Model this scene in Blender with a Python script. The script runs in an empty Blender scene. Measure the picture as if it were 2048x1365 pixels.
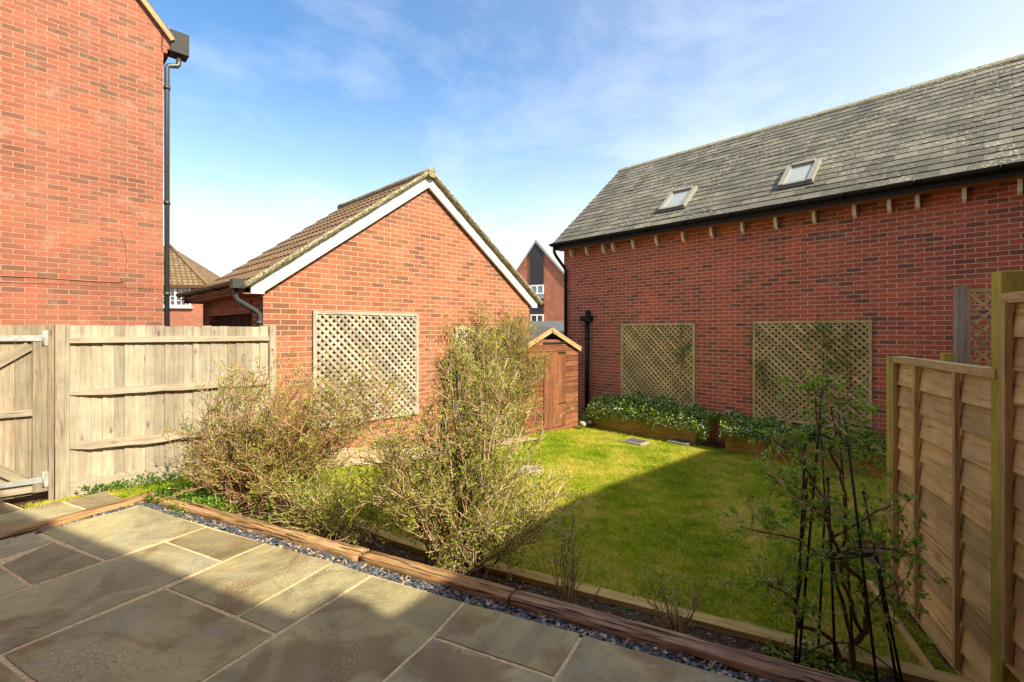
import bpy, math, random
import numpy as np
from mathutils import Vector as V
R = random.Random(7); NR = np.random.default_rng(7)
C = bpy.context.scene.collection
F, U0, V0, ZC = 950.0, 1024.0, 661.0, 1.65     # camera constants; all geometry below is written relative to eye height, ZC lifts it so the patio is z = 0

# ------------------------------------------------------------------ frames
def n2(x, y): l = math.hypot(x, y); return V((x/l, y/l, 0))
UP = V((0, 0, 1))
E_ = n2(.8966, -.4427); M_ = n2(.4427, .8966)          # patio axes
D_ = n2(-.6933, .7206); N_ = n2(.7206, .6933)          # long brick building: along / away
GA = n2(.7018, .7124); GB = n2(-.7124, .7018)          # garage: along gable / to the back
FA = n2(.7496, .6619); FN = n2(.6619, -.7496)          # left fence: along / towards garden
RA = n2(.359, .933); RN = n2(-.933, .359)              # right fence: along / towards garden
SUN_H = n2(.745, -.667); SUN_EL = math.radians(40)
def em(e, m, z=0): return E_*e + M_*m + UP*z
def ray(u, v=V0): return V(((u-U0)/F, 1, (V0-v)/F))
def hit(u, v, nrm, dist):                               # where a line of sight meets a plane nrm.p = dist
    r = ray(u, v); return r*(dist/r.dot(nrm))
def gnd(u, v, z): r = ray(u, v); return r*(z/r.z)
def sst(t): t = min(1, max(0, t)); return t*t*(3-2*t)
def terr(x, y):
    nd = x*N_.x + y*N_.y
    return -1.65 - .37*sst((x+3.6)/3.0) - .20*sst((nd-5)/4)

# ------------------------------------------------------------------ object helpers
LOC = {}
def tag(o, label=None, cat=None, group=None, kind=None):
    if label: o['label'] = label
    if cat: o['category'] = cat
    if group: o['group'] = group
    if kind: o['kind'] = kind
    return o
def thing(name, loc, label, cat, group=None):
    o = bpy.data.objects.new(name, None); C.objects.link(o); o.empty_display_size = .1
    o.location = (loc[0], loc[1], loc[2]+ZC); LOC[o.name] = V((loc[0], loc[1], loc[2]))
    return tag(o, label, cat, group)
def link(name, me, mat, parent, off=V((0, 0, 0))):
    o = bpy.data.objects.new(name, me); C.objects.link(o)
    if mat: me.materials.append(mat)
    if parent: o.parent = parent; LOC[o.name] = LOC[parent.name]
    else: LOC[o.name] = off
    return o
class MB:
    def __init__(s): s.v = []; s.f = []; s.uv = []; s.sm = []
    def poly(s, pts, uv=None, smooth=False):
        i = len(s.v); s.v += [tuple(p) for p in pts]; s.f.append(list(range(i, i+len(pts))))
        s.uv += uv if uv else [(0, 0)]*len(pts); s.sm.append(smooth); return s
    def box(s, o, a, b, c, la, lb, lc, uvo=None, chip=0):
        """box from corner o along unit vectors a,b,c; u follows the longest side"""
        ox, oy = uvo if uvo else (R.random()*50, R.random()*50)
        L = (la, lb, lc); k = max(range(3), key=lambda i: L[i])
        ax = (a, b, c)
        P = {}
        for i in (0, 1):
            for j in (0, 1):
                for q in (0, 1):
                    p = o + a*(la*i) + b*(lb*j) + c*(lc*q)
                    if chip: p = p + V((R.uniform(-chip, chip), R.uniform(-chip, chip), R.uniform(-chip, chip)))
                    P[i, j, q] = p
        def face(ks, i1, i2, off):
            pts = [P[t] for t in ks]; uv = []
            p1, p2 = (i1, i2) if i1 == k or (i2 != k and L[i1] >= L[i2]) else (i2, i1)
            for t in ks: uv.append((ox + t[p1]*L[p1], oy + off + t[p2]*L[p2]))
            base = len(s.v); s.v += [tuple(p) for p in pts]; s.f.append([base, base+1, base+2, base+3]); s.uv += uv; s.sm.append(False)
        face([(0,0,0),(0,1,0),(1,1,0),(1,0,0)], 0, 1, 0); face([(0,0,1),(1,0,1),(1,1,1),(0,1,1)], 0, 1, .37)
        face([(0,0,0),(1,0,0),(1,0,1),(0,0,1)], 0, 2, .71); face([(0,1,0),(0,1,1),(1,1,1),(1,1,0)], 0, 2, .93)
        face([(0,0,0),(0,0,1),(0,1,1),(0,1,0)], 1, 2, 1.3); face([(1,0,0),(1,1,0),(1,1,1),(1,0,1)], 1, 2, 1.7)
        return s
    def cbox(s, c, a, b, d, la, lb, ld, **k): return s.box(c - a*la/2 - b*lb/2 - d*ld/2, a, b, d, la, lb, ld, **k)
    def bar(s, p, q, w, h, up=UP):
        d = q-p; L = d.length; d = d/L; sd = d.cross(up).normalized(); u2 = sd.cross(d)
        return s.box(p - sd*w/2 - u2*h/2, d, sd, u2, L, w, h)
    def tube(s, pts, r, n=8, cap=True):
        rs = r if isinstance(r, (list, tuple)) else [r]*len(pts)
        base = len(s.v); pr = None
        for i, p in enumerate(pts):
            t = (pts[min(i+1, len(pts)-1)] - pts[max(i-1, 0)]).normalized()
            ref = pr if pr is not None else (V((1, 0, 0)) if abs(t.z) > .8 else UP)
            x = ref - t*ref.dot(t); x.normalize(); y = t.cross(x); pr = x
            for k in range(n):
                a = 2*math.pi*k/n; s.v.append(tuple(p + x*(rs[i]*math.cos(a)) + y*(rs[i]*math.sin(a))))
        for i in range(len(pts)-1):
            for k in range(n):
                a, b = base+i*n+k, base+i*n+(k+1) % n
                s.f.append([a, b, b+n, a+n]); s.uv += [(i, k/n)]*4; s.sm.append(True)
        if cap:
            s.f.append([base+k for k in range(n)][::-1]); s.uv += [(0, 0)]*n; s.sm.append(False)
            e = base+(len(pts)-1)*n; s.f.append([e+k for k in range(n)]); s.uv += [(0, 0)]*n; s.sm.append(False)
        return s
    def ball(s, c, r, n=8, sq=1.0):
        base = len(s.v)
        for i in range(n+1):
            th = math.pi*i/n
            for k in range(n*2):
                a = math.pi*k/n; s.v.append((c[0]+r*math.sin(th)*math.cos(a), c[1]+r*math.sin(th)*math.sin(a), c[2]+r*sq*math.cos(th)))
        for i in range(n):
            for k in range(n*2):
                a, b = base+i*2*n+k, base+i*2*n+(k+1) % (2*n)
                s.f.append([a, b, b+2*n, a+2*n]); s.uv += [(0, 0)]*4; s.sm.append(True)
        return s
    def build(s, name, mat, parent=None, bevel=0):
        off = LOC[parent.name] if parent else V((0, 0, 0))
        me = bpy.data.meshes.new(name)
        dz = 0 if parent else ZC
        seen = {}; idx = []; nv = []                       # share coincident corners so each board is one island
        for p in s.v:
            k = (round(p[0], 5), round(p[1], 5), round(p[2], 5))
            if k not in seen: seen[k] = len(nv); nv.append(p)
            idx.append(seen[k])
        s.v = nv; s.f = [[idx[i] for i in f] for f in s.f]
        me.from_pydata([(x-off.x, y-off.y, z-off.z+dz) for x, y, z in s.v], [], s.f)
        uvl = me.uv_layers.new(name='UVMap'); uvl.data.foreach_set('uv', np.array(s.uv, dtype=np.float32).ravel())
        me.polygons.foreach_set('use_smooth', s.sm); me.update()
        o = link(name, me, mat, parent)
        if bevel:
            w = o.modifiers.new('weld', 'WELD'); w.merge_threshold = 1e-4
            b = o.modifiers.new('bevel', 'BEVEL'); b.width = bevel; b.segments = 2; b.limit_method = 'ANGLE'
        return o
def arr_mesh(name, verts, nper, mat, parent=None, nf=None, smooth=False):
    """verts (k*nper,3): k faces of nper corners each; or nf = explicit (m,4) faces"""
    verts = np.asarray(verts, dtype=np.float32).copy(); off = LOC[parent.name] if parent else V((0, 0, -ZC))
    verts -= np.array(off, dtype=np.float32)
    me = bpy.data.meshes.new(name); k = len(verts)
    faces = np.arange(k, dtype=np.int32).reshape(-1, nper) if nf is None else nf.astype(np.int32)
    npf = faces.shape[1]
    me.vertices.add(k); me.vertices.foreach_set('co', verts.ravel())
    me.loops.add(faces.size); me.loops.foreach_set('vertex_index', faces.ravel())
    me.polygons.add(len(faces)); me.polygons.foreach_set('loop_start', np.arange(0, faces.size, npf, dtype=np.int32))
    me.polygons.foreach_set('loop_total', np.full(len(faces), npf, dtype=np.int32))
    if smooth: me.polygons.foreach_set('use_smooth', np.ones(len(faces), dtype=bool))
    me.update(calc_edges=True); me.validate()
    return link(name, me, mat, parent)

# ------------------------------------------------------------------ materials
class NT:
    def __init__(s, name, rough=.8, spec=.3):
        s.m = bpy.data.materials.new(name); s.m.use_nodes = True; s.t = s.m.node_tree
        s.b = s.t.nodes['Principled BSDF']; s.b.inputs['Roughness'].default_value = rough
        s.b.inputs['Specular IOR Level'].default_value = spec
    def n(s, kind, **k):
        x = s.t.nodes.new('ShaderNode'+kind)
        for a, b in k.items(): setattr(x, a, b)
        return x
    def l(s, a, b): s.t.links.new(a, b)
    def noise(s, vec, scale, detail=4, rough=.6, dist=0):
        x = s.n('TexNoise'); x.inputs['Scale'].default_value = scale; x.inputs['Detail'].default_value = detail
        x.inputs['Roughness'].default_value = rough; x.inputs['Distortion'].default_value = dist
        if vec: s.l(vec, x.inputs['Vector'])
        return x.outputs['Fac']
    def ramp(s, fac, stops, mode='LINEAR'):
        x = s.n('ValToRGB'); cr = x.color_ramp; cr.interpolation = mode
        while len(cr.elements) < len(stops): cr.elements.new(.5)
        for el, (p, c) in zip(cr.elements, stops):
            el.position = p; el.color = (c, c, c, 1) if not isinstance(c, (tuple, list)) else (*c, 1)
        s.l(fac, x.inputs['Fac']); return x.outputs['Color']
    def mix(s, fac, a, b, mode='MIX'):
        x = s.n('Mix', data_type='RGBA', blend_type=mode); x.clamp_result = False
        for val, i in ((fac, 0), (a, 6), (b, 7)):
            if isinstance(val, (int, float)): x.inputs[i].default_value = val if i == 0 else (val, val, val, 1)
            elif isinstance(val, tuple): x.inputs[i].default_value = (*val, 1)
            else: s.l(val, x.inputs[i])
        return x.outputs[2]
    def math(s, op, a, b=0):
        x = s.n('Math', operation=op)
        for i, val in enumerate((a, b)):
            if isinstance(val, (int, float)): x.inputs[i].default_value = val
            else: s.l(val, x.inputs[i])
        return x.outputs[0]
    def coord(s, which='Object'): return s.n('TexCoord').outputs[which]
    def world(s): return s.n('NewGeometry').outputs['Position']
    def island(s): return s.n('NewGeometry').outputs['Random Per Island']
    def mapping(s, vec, sc, loc=None):
        x = s.n('Mapping'); s.l(vec, x.inputs['Vector']); x.inputs['Scale'].default_value = sc
        if loc is not None: s.l(loc, x.inputs['Location'])
        return x.outputs[0]
    def col(s, c):
        if isinstance(c, tuple): s.b.inputs['Base Color'].default_value = (*c, 1)
        else: s.l(c, s.b.inputs['Base Color'])
    def bump(s, h, strength=.5, dist=.01, prev=None):
        x = s.n('Bump'); x.inputs['Strength'].default_value = strength; x.inputs['Distance'].default_value = dist
        s.l(h, x.inputs['Height'])
        if prev: s.l(prev, x.inputs['Normal'])
        s.l(x.outputs[0], s.b.inputs['Normal']); return x.outputs[0]

def brick_mat(name, stops, mortar, grime=(.25, .2, .15), bloom=.25, depth=.004, bw=.225, bh=.075, ms=.0062):
    t = NT(name, .88, .2); uv = t.coord('UV')
    wob = t.noise(t.mapping(uv, (1, 1, 1)), 9, 3)
    wv = t.n('VectorMath', operation='MULTIPLY_ADD')
    nz = t.n('TexNoise'); nz.inputs['Scale'].default_value = 14; t.l(uv, nz.inputs['Vector'])
    t.l(nz.outputs['Color'], wv.inputs[0]); wv.inputs[1].default_value = (.006, .004, 0); t.l(uv, wv.inputs[2])
    b = t.n('TexBrick'); t.l(wv.outputs[0], b.inputs['Vector'])
    for k, val in (('Scale', 1), ('Brick Width', bw), ('Row Height', bh), ('Mortar Size', ms), ('Mortar Smooth', .15), ('Bias', 0)): b.inputs[k].default_value = val
    b.inputs['Color1'].default_value = (0, 0, 0, 1); b.inputs['Color2'].default_value = (1, 1, 1, 1); b.inputs['Mortar'].default_value = (.5, .5, .5, 1)
    tone = t.ramp(b.outputs['Color'], stops)
    fine = t.noise(uv, 70, 5, .7); big = t.noise(uv, 1.1, 4)
    tone = t.mix(t.ramp(fine, [(.3, .0), (.75, .55)]), tone, t.mix(.5, tone, (.62, .32, .2)))
    tone = t.mix(1, tone, t.ramp(big, [(.3, (.78, .78, .8)), (.7, (1.18, 1.14, 1.1))]), 'MULTIPLY')
    mort = t.mix(t.ramp(t.noise(uv, 30, 4), [(.35, 0.), (.7, .6)]), mortar, tuple(c*.62 for c in mortar))
    c = t.mix(b.outputs['Fac'], tone, mort)
    bl = t.math('MULTIPLY', t.ramp(t.noise(uv, 2.3, 6, .7), [(.56, 0.), (.8, 1.)]), bloom)
    c = t.mix(bl, c, (.62, .5, .42))
    gr = t.math('MULTIPLY', t.ramp(t.noise(t.mapping(uv, (3.5, .45, 1)), 1.7, 6, .7), [(.48, 0.), (.70, 1.)]), .6)
    c = t.mix(gr, c, t.mix(.45, c, grime))
    t.col(c)
    h = t.math('SUBTRACT', 1, b.outputs['Fac'])
    n1 = t.bump(h, 1, depth); t.bump(t.math('ADD', fine, t.noise(uv, 18, 3)), .45, .004, n1)
    return t.m
def wood_mat(name, stops, knots=.5, green=.0, gcol=(.16, .17, .04), rough=.85, crack=(.30, .40, .75)):
    t = NT(name, rough, .25); uv = t.coord('UV'); isl = t.island()
    cb = t.n('CombineXYZ'); t.l(t.math('MULTIPLY', isl, 37), cb.inputs[0]); t.l(t.math('MULTIPLY', isl, 91), cb.inputs[1])
    p = t.mapping(uv, (1.3, 26, 1), cb.outputs[0]); p2 = t.mapping(uv, (5, 150, 1), cb.outputs[0])
    g = t.noise(p, 1, 5, .65, .6); g2 = t.noise(p2, 1, 3, .6)
    s = t.math('ADD', t.math('MULTIPLY', g, .65), t.math('MULTIPLY', g2, .35))
    c = t.ramp(s, [(.36, stops[0][1]), (.5, stops[1][1]), (.64, stops[2][1])])
    c = t.mix(t.ramp(t.noise(t.mapping(uv, (2.2, 60, 1), cb.outputs[0]), 1, 2, .5), [(crack[0], crack[2]), (crack[1], 0.)]), c, tuple(x*.35 for x in stops[0][1]))
    c = t.mix(1, c, t.ramp(t.noise(t.world(), 5, 4), [(.3, (.82, .82, .84)), (.7, (1.15, 1.14, 1.1))]), 'MULTIPLY')
    c = t.mix(1, c, t.ramp(isl, [(0, (.68, .66, .64)), (.5, (.98, .98, .98)), (1, (1.24, 1.2, 1.14))]), 'MULTIPLY')
    vo = t.n('TexVoronoi'); vo.inputs['Scale'].default_value = 1; t.l(t.mapping(uv, (3.1, 9, 1), cb.outputs[0]), vo.inputs['Vector'])
    kn = t.math('MULTIPLY', t.ramp(vo.outputs['Distance'], [(.06, 1.), (.16, 0.)]), knots)
    c = t.mix(kn, c, tuple(x*.35 for x in stops[0][1]))
    if green:
        z = t.n('SeparateXYZ'); t.l(t.world(), z.inputs[0])
        gm = t.math('MULTIPLY', t.ramp(t.noise(t.world(), 3.5, 5), [(.42, 0.), (.7, 1.)]), green)
        c = t.mix(gm, c, gcol)
    t.col(c); t.bump(s, .9, .008)
    return t.m
def leaf_mat(name, stops, trans=.35, rough=.55):
    t = NT(name, rough, .35)
    c = t.ramp(t.island(), stops); t.col(c)
    tr = t.n('BsdfTranslucent'); t.l(t.mix(1, c, (1.25, 1.3, .6), 'MULTIPLY'), tr.inputs['Color'])
    ms = t.n('MixShader'); ms.inputs[0].default_value = trans
    t.l(t.b.outputs[0], ms.inputs[1]); t.l(tr.outputs[0], ms.inputs[2])
    t.l(ms.outputs[0], t.t.nodes['Material Output'].inputs['Surface'])
    return t.m
def plain(name, c, rough=.6, spec=.4, var=.25, scale=12, metal=0):
    t = NT(name, rough, spec); f = t.noise(t.world(), scale, 5)
    t.col(t.mix(1, c, t.ramp(f, [(.3, 1-var), (.7, 1+var)]), 'MULTIPLY')); t.b.inputs['Metallic'].default_value = metal
    t.bump(f, .15, .003); return t.m

M = {}
M['brick_garage'] = brick_mat('orange brick', [(0, (.14, .065, .045)), (.22, (.24, .085, .05)), (.5, (.33, .108, .06)), (.8, (.38, .128, .068)), (1, (.28, .10, .058))], (.60, .40, .26), bloom=.2)
M['brick_house'] = brick_mat('red brick house', [(0, (.12, .065, .05)), (.16, (.20, .07, .05)), (.5, (.285, .082, .054)), (.85, (.32, .098, .062)), (1, (.26, .10, .068))], (.46, .29, .19), bloom=.38, depth=.01)
M['brick_long'] = brick_mat('deep red brick', [(0, (.14, .06, .048)), (.15, (.28, .075, .045)), (.34, (.46, .095, .05)), (.8, (.56, .11, .05)), (1, (.42, .10, .05))], (.80, .56, .43), bloom=.25)
M['brick_far'] = brick_mat('far brick', [(0, (.25, .09, .06)), (1, (.42, .13, .08))], (.45, .26, .18), bloom=.2)
M['timber_grey'] = wood_mat('weathered grey timber', [(.25, (.31, .27, .215)), (.5, (.39, .35, .29)), (.75, (.48, .44, .375))], .9, .35, (.27, .24, .12), crack=(.30, .38, .45))
M['rail_wood'] = wood_mat('fence rail timber', [(.25, (.29, .24, .18)), (.5, (.43, .375, .30)), (.75, (.54, .49, .41))], .3, .2, (.30, .27, .10))
M['gate_wood'] = wood_mat('gate timber', [(.25, (.22, .18, .135)), (.5, (.32, .275, .215)), (.75, (.42, .37, .30))], .6, .4, (.26, .22, .10), crack=(.30, .38, .5))
M['panel_wood'] = wood_mat('brown lap timber', [(.25, (.52, .37, .15)), (.5, (.66, .49, .23)), (.75, (.74, .58, .31))], .35, .2, (.24, .20, .07))
M['green_wood'] = wood_mat('mossy pale timber', [(.25, (.38, .34, .05)), (.5, (.56, .50, .09)), (.75, (.66, .60, .14))], .2, .5, (.34, .36, .04))
M['trellis_grey'] = wood_mat('grey trellis timber', [(.25, (.28, .25, .20)), (.5, (.43, .40, .34)), (.75, (.56, .53, .47))], .1, .2, (.24, .22, .10))
M['trellis_tan'] = wood_mat('tan trellis timber', [(.25, (.42, .34, .14)), (.5, (.60, .50, .24)), (.75, (.70, .61, .34))], .1, .3, (.28, .28, .07))
M['edging'] = wood_mat('golden edging timber', [(.25, (.34, .22, .07)), (.5, (.52, .37, .13)), (.75, (.62, .46, .2))], .4, .2, (.28, .24, .05))
M['bed_wood'] = wood_mat('planter sleeper timber', [(.25, (.32, .19, .04)), (.5, (.52, .35, .09)), (.75, (.62, .44, .14))], .5, .4, (.20, .14, .03))
M['sleeper'] = wood_mat('old sleeper timber', [(.2, (.14, .075, .035)), (.45, (.36, .215, .10)), (.75, (.52, .36, .20))], .3, .1, crack=(.40, .47, .95))
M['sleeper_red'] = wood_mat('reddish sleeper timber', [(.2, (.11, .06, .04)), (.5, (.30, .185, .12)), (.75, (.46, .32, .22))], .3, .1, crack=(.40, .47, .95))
M['shed_wood'] = wood_mat('red-brown shed timber', [(.25, (.13, .055, .03)), (.5, (.22, .09, .045)), (.75, (.31, .145, .075))], .2, 0)
M['shed_trim'] = wood_mat('pale shed trim', [(.25, (.28, .18, .09)), (.5, (.44, .30, .16)), (.75, (.54, .40, .24))], .2, 0)
M['lintel_wood'] = wood_mat('stained brown timber', [(.25, (.20, .09, .05)), (.5, (.32, .15, .09)), (.75, (.40, .2, .13))], 0, 0)
M['slat_dark'] = plain('dark slats', (.07, .045, .03), .8)
M['white_upvc'] = plain('white board', (.80, .80, .76), .4, .4, .04, 3)
M['corbel'] = plain('cream painted bracket', (.9, .89, .86), .6, .3, .05)
M['black_plastic'] = plain('black gutter plastic', (.012, .012, .013), .55, .3, .2)
M['grey_plastic'] = plain('grey downpipe plastic', (.05, .055, .06), .35, .5, .1)
M['galv'] = plain('galvanised steel', (.46, .50, .50), .5, .5, .2, 20, .5)
M['iron'] = plain('black green iron', (.02, .028, .025), .5, .5, .3)
M['skyframe'] = plain('pale grey frame', (.27, .265, .22), .5, .4, .1)
M['cladding'] = plain('dark cladding', (.03, .027, .035), .5, .4, .1)
M['zinc'] = plain('pale zinc roof', (.30, .33, .32), .5, .4, .15, 2)
M['concrete'] = plain('concrete', (.36, .33, .27), .9, .2, .25, 6)
M['felt'] = plain('grey roofing felt', (.12, .12, .12), .9, .2, .2)
M['pale_stone'] = plain('pale stone', (.38, .34, .25), .9, .2, .3, 9)
M['drain'] = plain('dark drain metal', (.10, .105, .11), .6, .4, .3)
M['blue_plastic'] = plain('hose green', (.02, .05, .035), .4)
M['white_petal'] = plain('white petals', (.86, .86, .80), .6, .3, .05)
def glass(name, c, rough=.05):
    t = NT(name, rough, .9); t.col(c); return t.m
M['glass'] = glass('window glass', (.03, .04, .05)); M['skyglass'] = glass('skylight glass', (.36, .40, .38), .12)
t = NT('slate', .72, .35); isl = t.island(); w = t.world()
c = t.ramp(isl, [(0, (.085, .083, .068)), (.4, (.125, .12, .095)), (.75, (.15, .143, .112)), (1, (.19, .18, .14))])
c = t.mix(1, c, t.ramp(t.noise(w, 1.2, 4), [(.3, (.75, .75, .72)), (.7, (1.25, 1.25, 1.2))]), 'MULTIPLY')
lich = t.math('MULTIPLY', t.ramp(t.noise(w, 22, 6, .7), [(.54, 0.), (.60, .9)]), t.ramp(t.noise(w, .9, 4), [(.42, .15), (.58, 1.)]))
c = t.mix(lich, c, (.52, .46, .34))
moss = t.ramp(t.noise(w, 11, 6, .7), [(.61, 0.), (.66, .9)]); c = t.mix(moss, c, (.05, .04, .02))
t.col(c); t.bump(t.noise(w, 40, 5), .5, .006); M['slate'] = t.m
t = NT('brown tile', .85, .25); w = t.world()
c = t.ramp(t.noise(w, 5, 6, .7), [(.3, (.11, .07, .04)), (.55, (.20, .13, .075)), (.75, (.30, .21, .12))])
c = t.mix(t.ramp(t.noise(w, 30, 5, .7), [(.58, 0.), (.66, .7)]), c, (.42, .38, .20)); t.col(c); t.bump(t.noise(w, 60, 5), .5, .004); M['tile'] = t.m
t = NT('lichened verge mortar', .95, .1); w = t.world()
c = t.ramp(t.noise(w, 28, 6, .75), [(.36, (.08, .07, .04)), (.48, (.26, .235, .14)), (.64, (.56, .52, .38))]); t.col(c); t.bump(t.noise(w, 35, 6, .7), 1, .02); M['verge'] = t.m
# paving: riven sandstone, each slab its own tone
t = NT('riven sandstone', .62, .35); w = t.world(); isl = t.island()
c = t.ramp(isl, [(0, (.24, .195, .115)), (.25, (.32, .28, .14)), (.5, (.35, .325, .20)), (.75, (.32, .275, .145)), (1, (.37, .345, .235))])
cb = t.n('CombineXYZ'); t.l(t.math('MULTIPLY', isl, 40), cb.inputs[0]); t.l(t.math('MULTIPLY', isl, 17), cb.inputs[1])
wm = t.mapping(w, (1, 1, 1), cb.outputs[0])
c = t.mix(1, c, t.ramp(t.noise(wm, 1.5, 5, .6, 1.2), [(.3, (.55, .52, .48)), (.5, (1, 1, 1)), (.7, (1.35, 1.3, 1.15))]), 'MULTIPLY')
c = t.mix(t.math('MULTIPLY', t.ramp(t.noise(wm, 1.9, 4, .55, .8), [(.53, 0.), (.62, 1.)]), .6), c, (.20, .11, .045))
c = t.mix(t.math('MULTIPLY', t.ramp(t.noise(wm, 2.6, 4, .5, .5), [(.55, 0.), (.68, 1.)]), .4), c, (.33, .32, .26))
spk = t.math('MULTIPLY', t.ramp(t.noise(wm, 80, 5, .65), [(.53, 0.), (.62, .75)]), t.ramp(t.noise(wm, 1.7, 4), [(.53, .03), (.64, 1.)]))
c = t.mix(spk, c, (.60, .56, .44)); c = t.mix(t.ramp(t.noise(wm, 30, 4, .6), [(.64, 0.), (.70, .7)]), c, (.09, .065, .035))
t.col(c); h = t.noise(wm, 3, 6, .6, .6); n1 = t.bump(h, .9, .035); n2b = t.bump(t.noise(wm, 60, 4), .45, .004, n1)
led = t.ramp(t.noise(wm, 1.6, 5, .6, 1.5), [(.40, 0.), (.412, .35), (.50, .4), (.512, .75), (.60, .8), (.61, 1.)]); t.bump(led, .9, .006, n2b)
t.l(t.ramp(t.noise(wm, 4, 4), [(.3, .45), (.7, .8)]), t.b.inputs['Roughness']); M['stone'] = t.m
t = NT('sandy joint mortar', .95, .1); c = t.ramp(t.noise(t.world(), 35, 5), [(.3, (.46, .33, .17)), (.5, (.64, .50, .29)), (.7, (.74, .61, .4))]); t.col(c); t.bump(t.noise(t.world(), 80, 4), .6, .004); M['joint'] = t.m
t = NT('soil', .98, .1); w = t.world(); c = t.ramp(t.noise(w, 22, 7, .75), [(.32, (.03, .02, .01)), (.5, (.10, .065, .035)), (.68, (.22, .15, .09))]); t.col(c); t.bump(t.noise(w, 25, 7, .75), 1, .03); M['soil'] = t.m
t = NT('sand path', .95, .1); w = t.world(); c = t.ramp(t.noise(w, 12, 6, .7), [(.32, (.30, .21, .12)), (.6, (.52, .40, .26))]); t.col(c); t.bump(t.noise(w, 60, 4), .6, .005); M['sand'] = t.m
t = NT('turf base', .98, .1); w = t.world()
c = t.ramp(t.noise(w, 1.6, 5, .65), [(.38, (.11, .18, .006)), (.50, (.27, .30, .012)), (.60, (.48, .38, .09))])
t.col(c); t.bump(t.noise(w, 60, 5), 1, .02); M['turf'] = t.m
t = NT('grass blades', .6, .3); w = t.world()
f = t.math('ADD', t.math('MULTIPLY', t.noise(w, 1.5, 7, .75), .86), t.math('MULTIPLY', t.island(), .14))
c = t.ramp(f, [(.36, (.12, .25, .004)), (.46, (.28, .40, .008)), (.53, (.46, .50, .018)), (.60, (.68, .56, .14))])
t.col(c); tr = t.n('BsdfTranslucent'); t.l(c, tr.inputs['Color']); ms = t.n('MixShader'); ms.inputs[0].default_value = .35
t.l(t.b.outputs[0], ms.inputs[1]); t.l(tr.outputs[0], ms.inputs[2]); t.l(ms.outputs[0], t.t.nodes['Material Output'].inputs['Surface']); M['grass'] = t.m
t = NT('slate chips', .5, .45); c = t.ramp(t.island(), [(0, (.045, .055, .07)), (.6, (.10, .115, .14)), (.82, (.17, .18, .20)), (.84, (.34, .24, .15)), (1, (.5, .4, .28))]); t.col(c); M['chips'] = t.m
M['leaf_spring'] = leaf_mat('spring leaves', [(0, (.20, .28, .03)), (.5, (.36, .46, .06)), (.85, (.52, .60, .12)), (1, (.60, .48, .16))], .45)
M['leaf_olive'] = leaf_mat('olive leaves', [(0, (.16, .18, .02)), (.5, (.30, .31, .035)), (.85, (.46, .42, .07)), (1, (.50, .34, .10))])
M['leaf_oc'] = leaf_mat('bright young leaves', [(0, (.14, .30, .03)), (.5, (.28, .48, .07)), (1, (.50, .66, .16))])
M['leaf_dark'] = leaf_mat('dark glossy leaves', [(0, (.06, .13, .02)), (.5, (.18, .33, .04)), (1, (.42, .56, .10))], .25, .4)
M['leaf_fresh'] = leaf_mat('fresh weeds', [(0, (.05, .14, .012)), (.6, (.10, .22, .02)), (1, (.18, .28, .04))])
t = NT('brown twigs', .8, .2); t.col(t.ramp(t.island(), [(0, (.12, .065, .03)), (.25, (.32, .20, .11)), (.65, (.55, .39, .24)), (1, (.72, .57, .40))])); M['twig'] = t.m
t = NT('red brown twigs', .8, .2); t.col(t.ramp(t.island(), [(0, (.14, .06, .03)), (.3, (.38, .19, .11)), (.7, (.58, .35, .21)), (1, (.72, .54, .36))])); M['twig_red'] = t.m
M['bark'] = plain('bark', (.13, .075, .04), .9, .2, .5, 40)

# ------------------------------------------------------------------ ground
def sheet(name, pts_fn, nu, nv, dz, mat, uvs=None, kind='structure', label=None):
    b = MB(); g = [[pts_fn(i/nu, j/nv) for j in range(nv+1)] for i in range(nu+1)]
    for i in range(nu+1):
        for j in range(nv+1):
            x, y = g[i][j]; b.v.append((x, y, terr(x, y)+dz))
    for i in range(nu):
        for j in range(nv):
            a = i*(nv+1)+j; b.f.append([a, a+nv+1, a+nv+2, a+1]); b.uv += [(0, 0)]*4; b.sm.append(True)
    return tag(b.build(name, mat), label=label, kind=kind)
xs = sorted(set([-400, -150, -60, -25, -12] + [round(-8+.4*i, 2) for i in range(46)] + [14, 25, 60, 150, 400]))
ys = sorted(set([-400, -150, -60, -25, -12, -8] + [round(-5+.4*i, 2) for i in range(48)] + [18, 25, 60, 150, 400]))
b = MB()
for x in xs:
    for y in ys: b.v.append((x, y, terr(x, y)-.03))
for i in range(len(xs)-1):
    for j in range(len(ys)-1):
        a = i*len(ys)+j; b.f.append([a, a+len(ys), a+len(ys)+1, a+1]); b.uv += [(0, 0)]*4; b.sm.append(True)
tag(b.build('ground', M['soil']), kind='structure')

FP0 = V((-4.84, 4.49, 0))                                  # a point of the left fence line
GC = V((-3.30, 6.30, 0)); GW, GD = 5.22, 3.12              # garage front left corner, width, depth
def em2(x, y): return (x*E_.x+y*E_.y, x*M_.x+y*M_.y)
def in_lawn(x, y):
    p = V((x, y, 0))
    if p.dot(M_) < 3.55 and not (p.dot(E_) < -3.6 and p.dot(M_) > 2.72) and not (p.dot(E_) < -5.4 and p.dot(M_) > 2.5) and not (p.dot(E_) < -5.92 and p.dot(M_) > 1.97): return False
    if p.dot(N_) > 9.0 and p.dot(D_) < 7.6 : return False
    if p.dot(N_) > 9.6: return False
    if (p-FP0).dot(FN) < .14 and (p-FP0).dot(FA) < 3: return False
    if (p-GC).dot(-GB) < .75 and (p-GC).dot(GA) < GW-.5 and (p-GC).dot(GA) > .9: return False
    if (p-GC).dot(-GB) < .02: return False
    if (p-V((2.49, 2.45, 0))).dot(RN) < .03 and y < 4.6: return False
    return True
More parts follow.
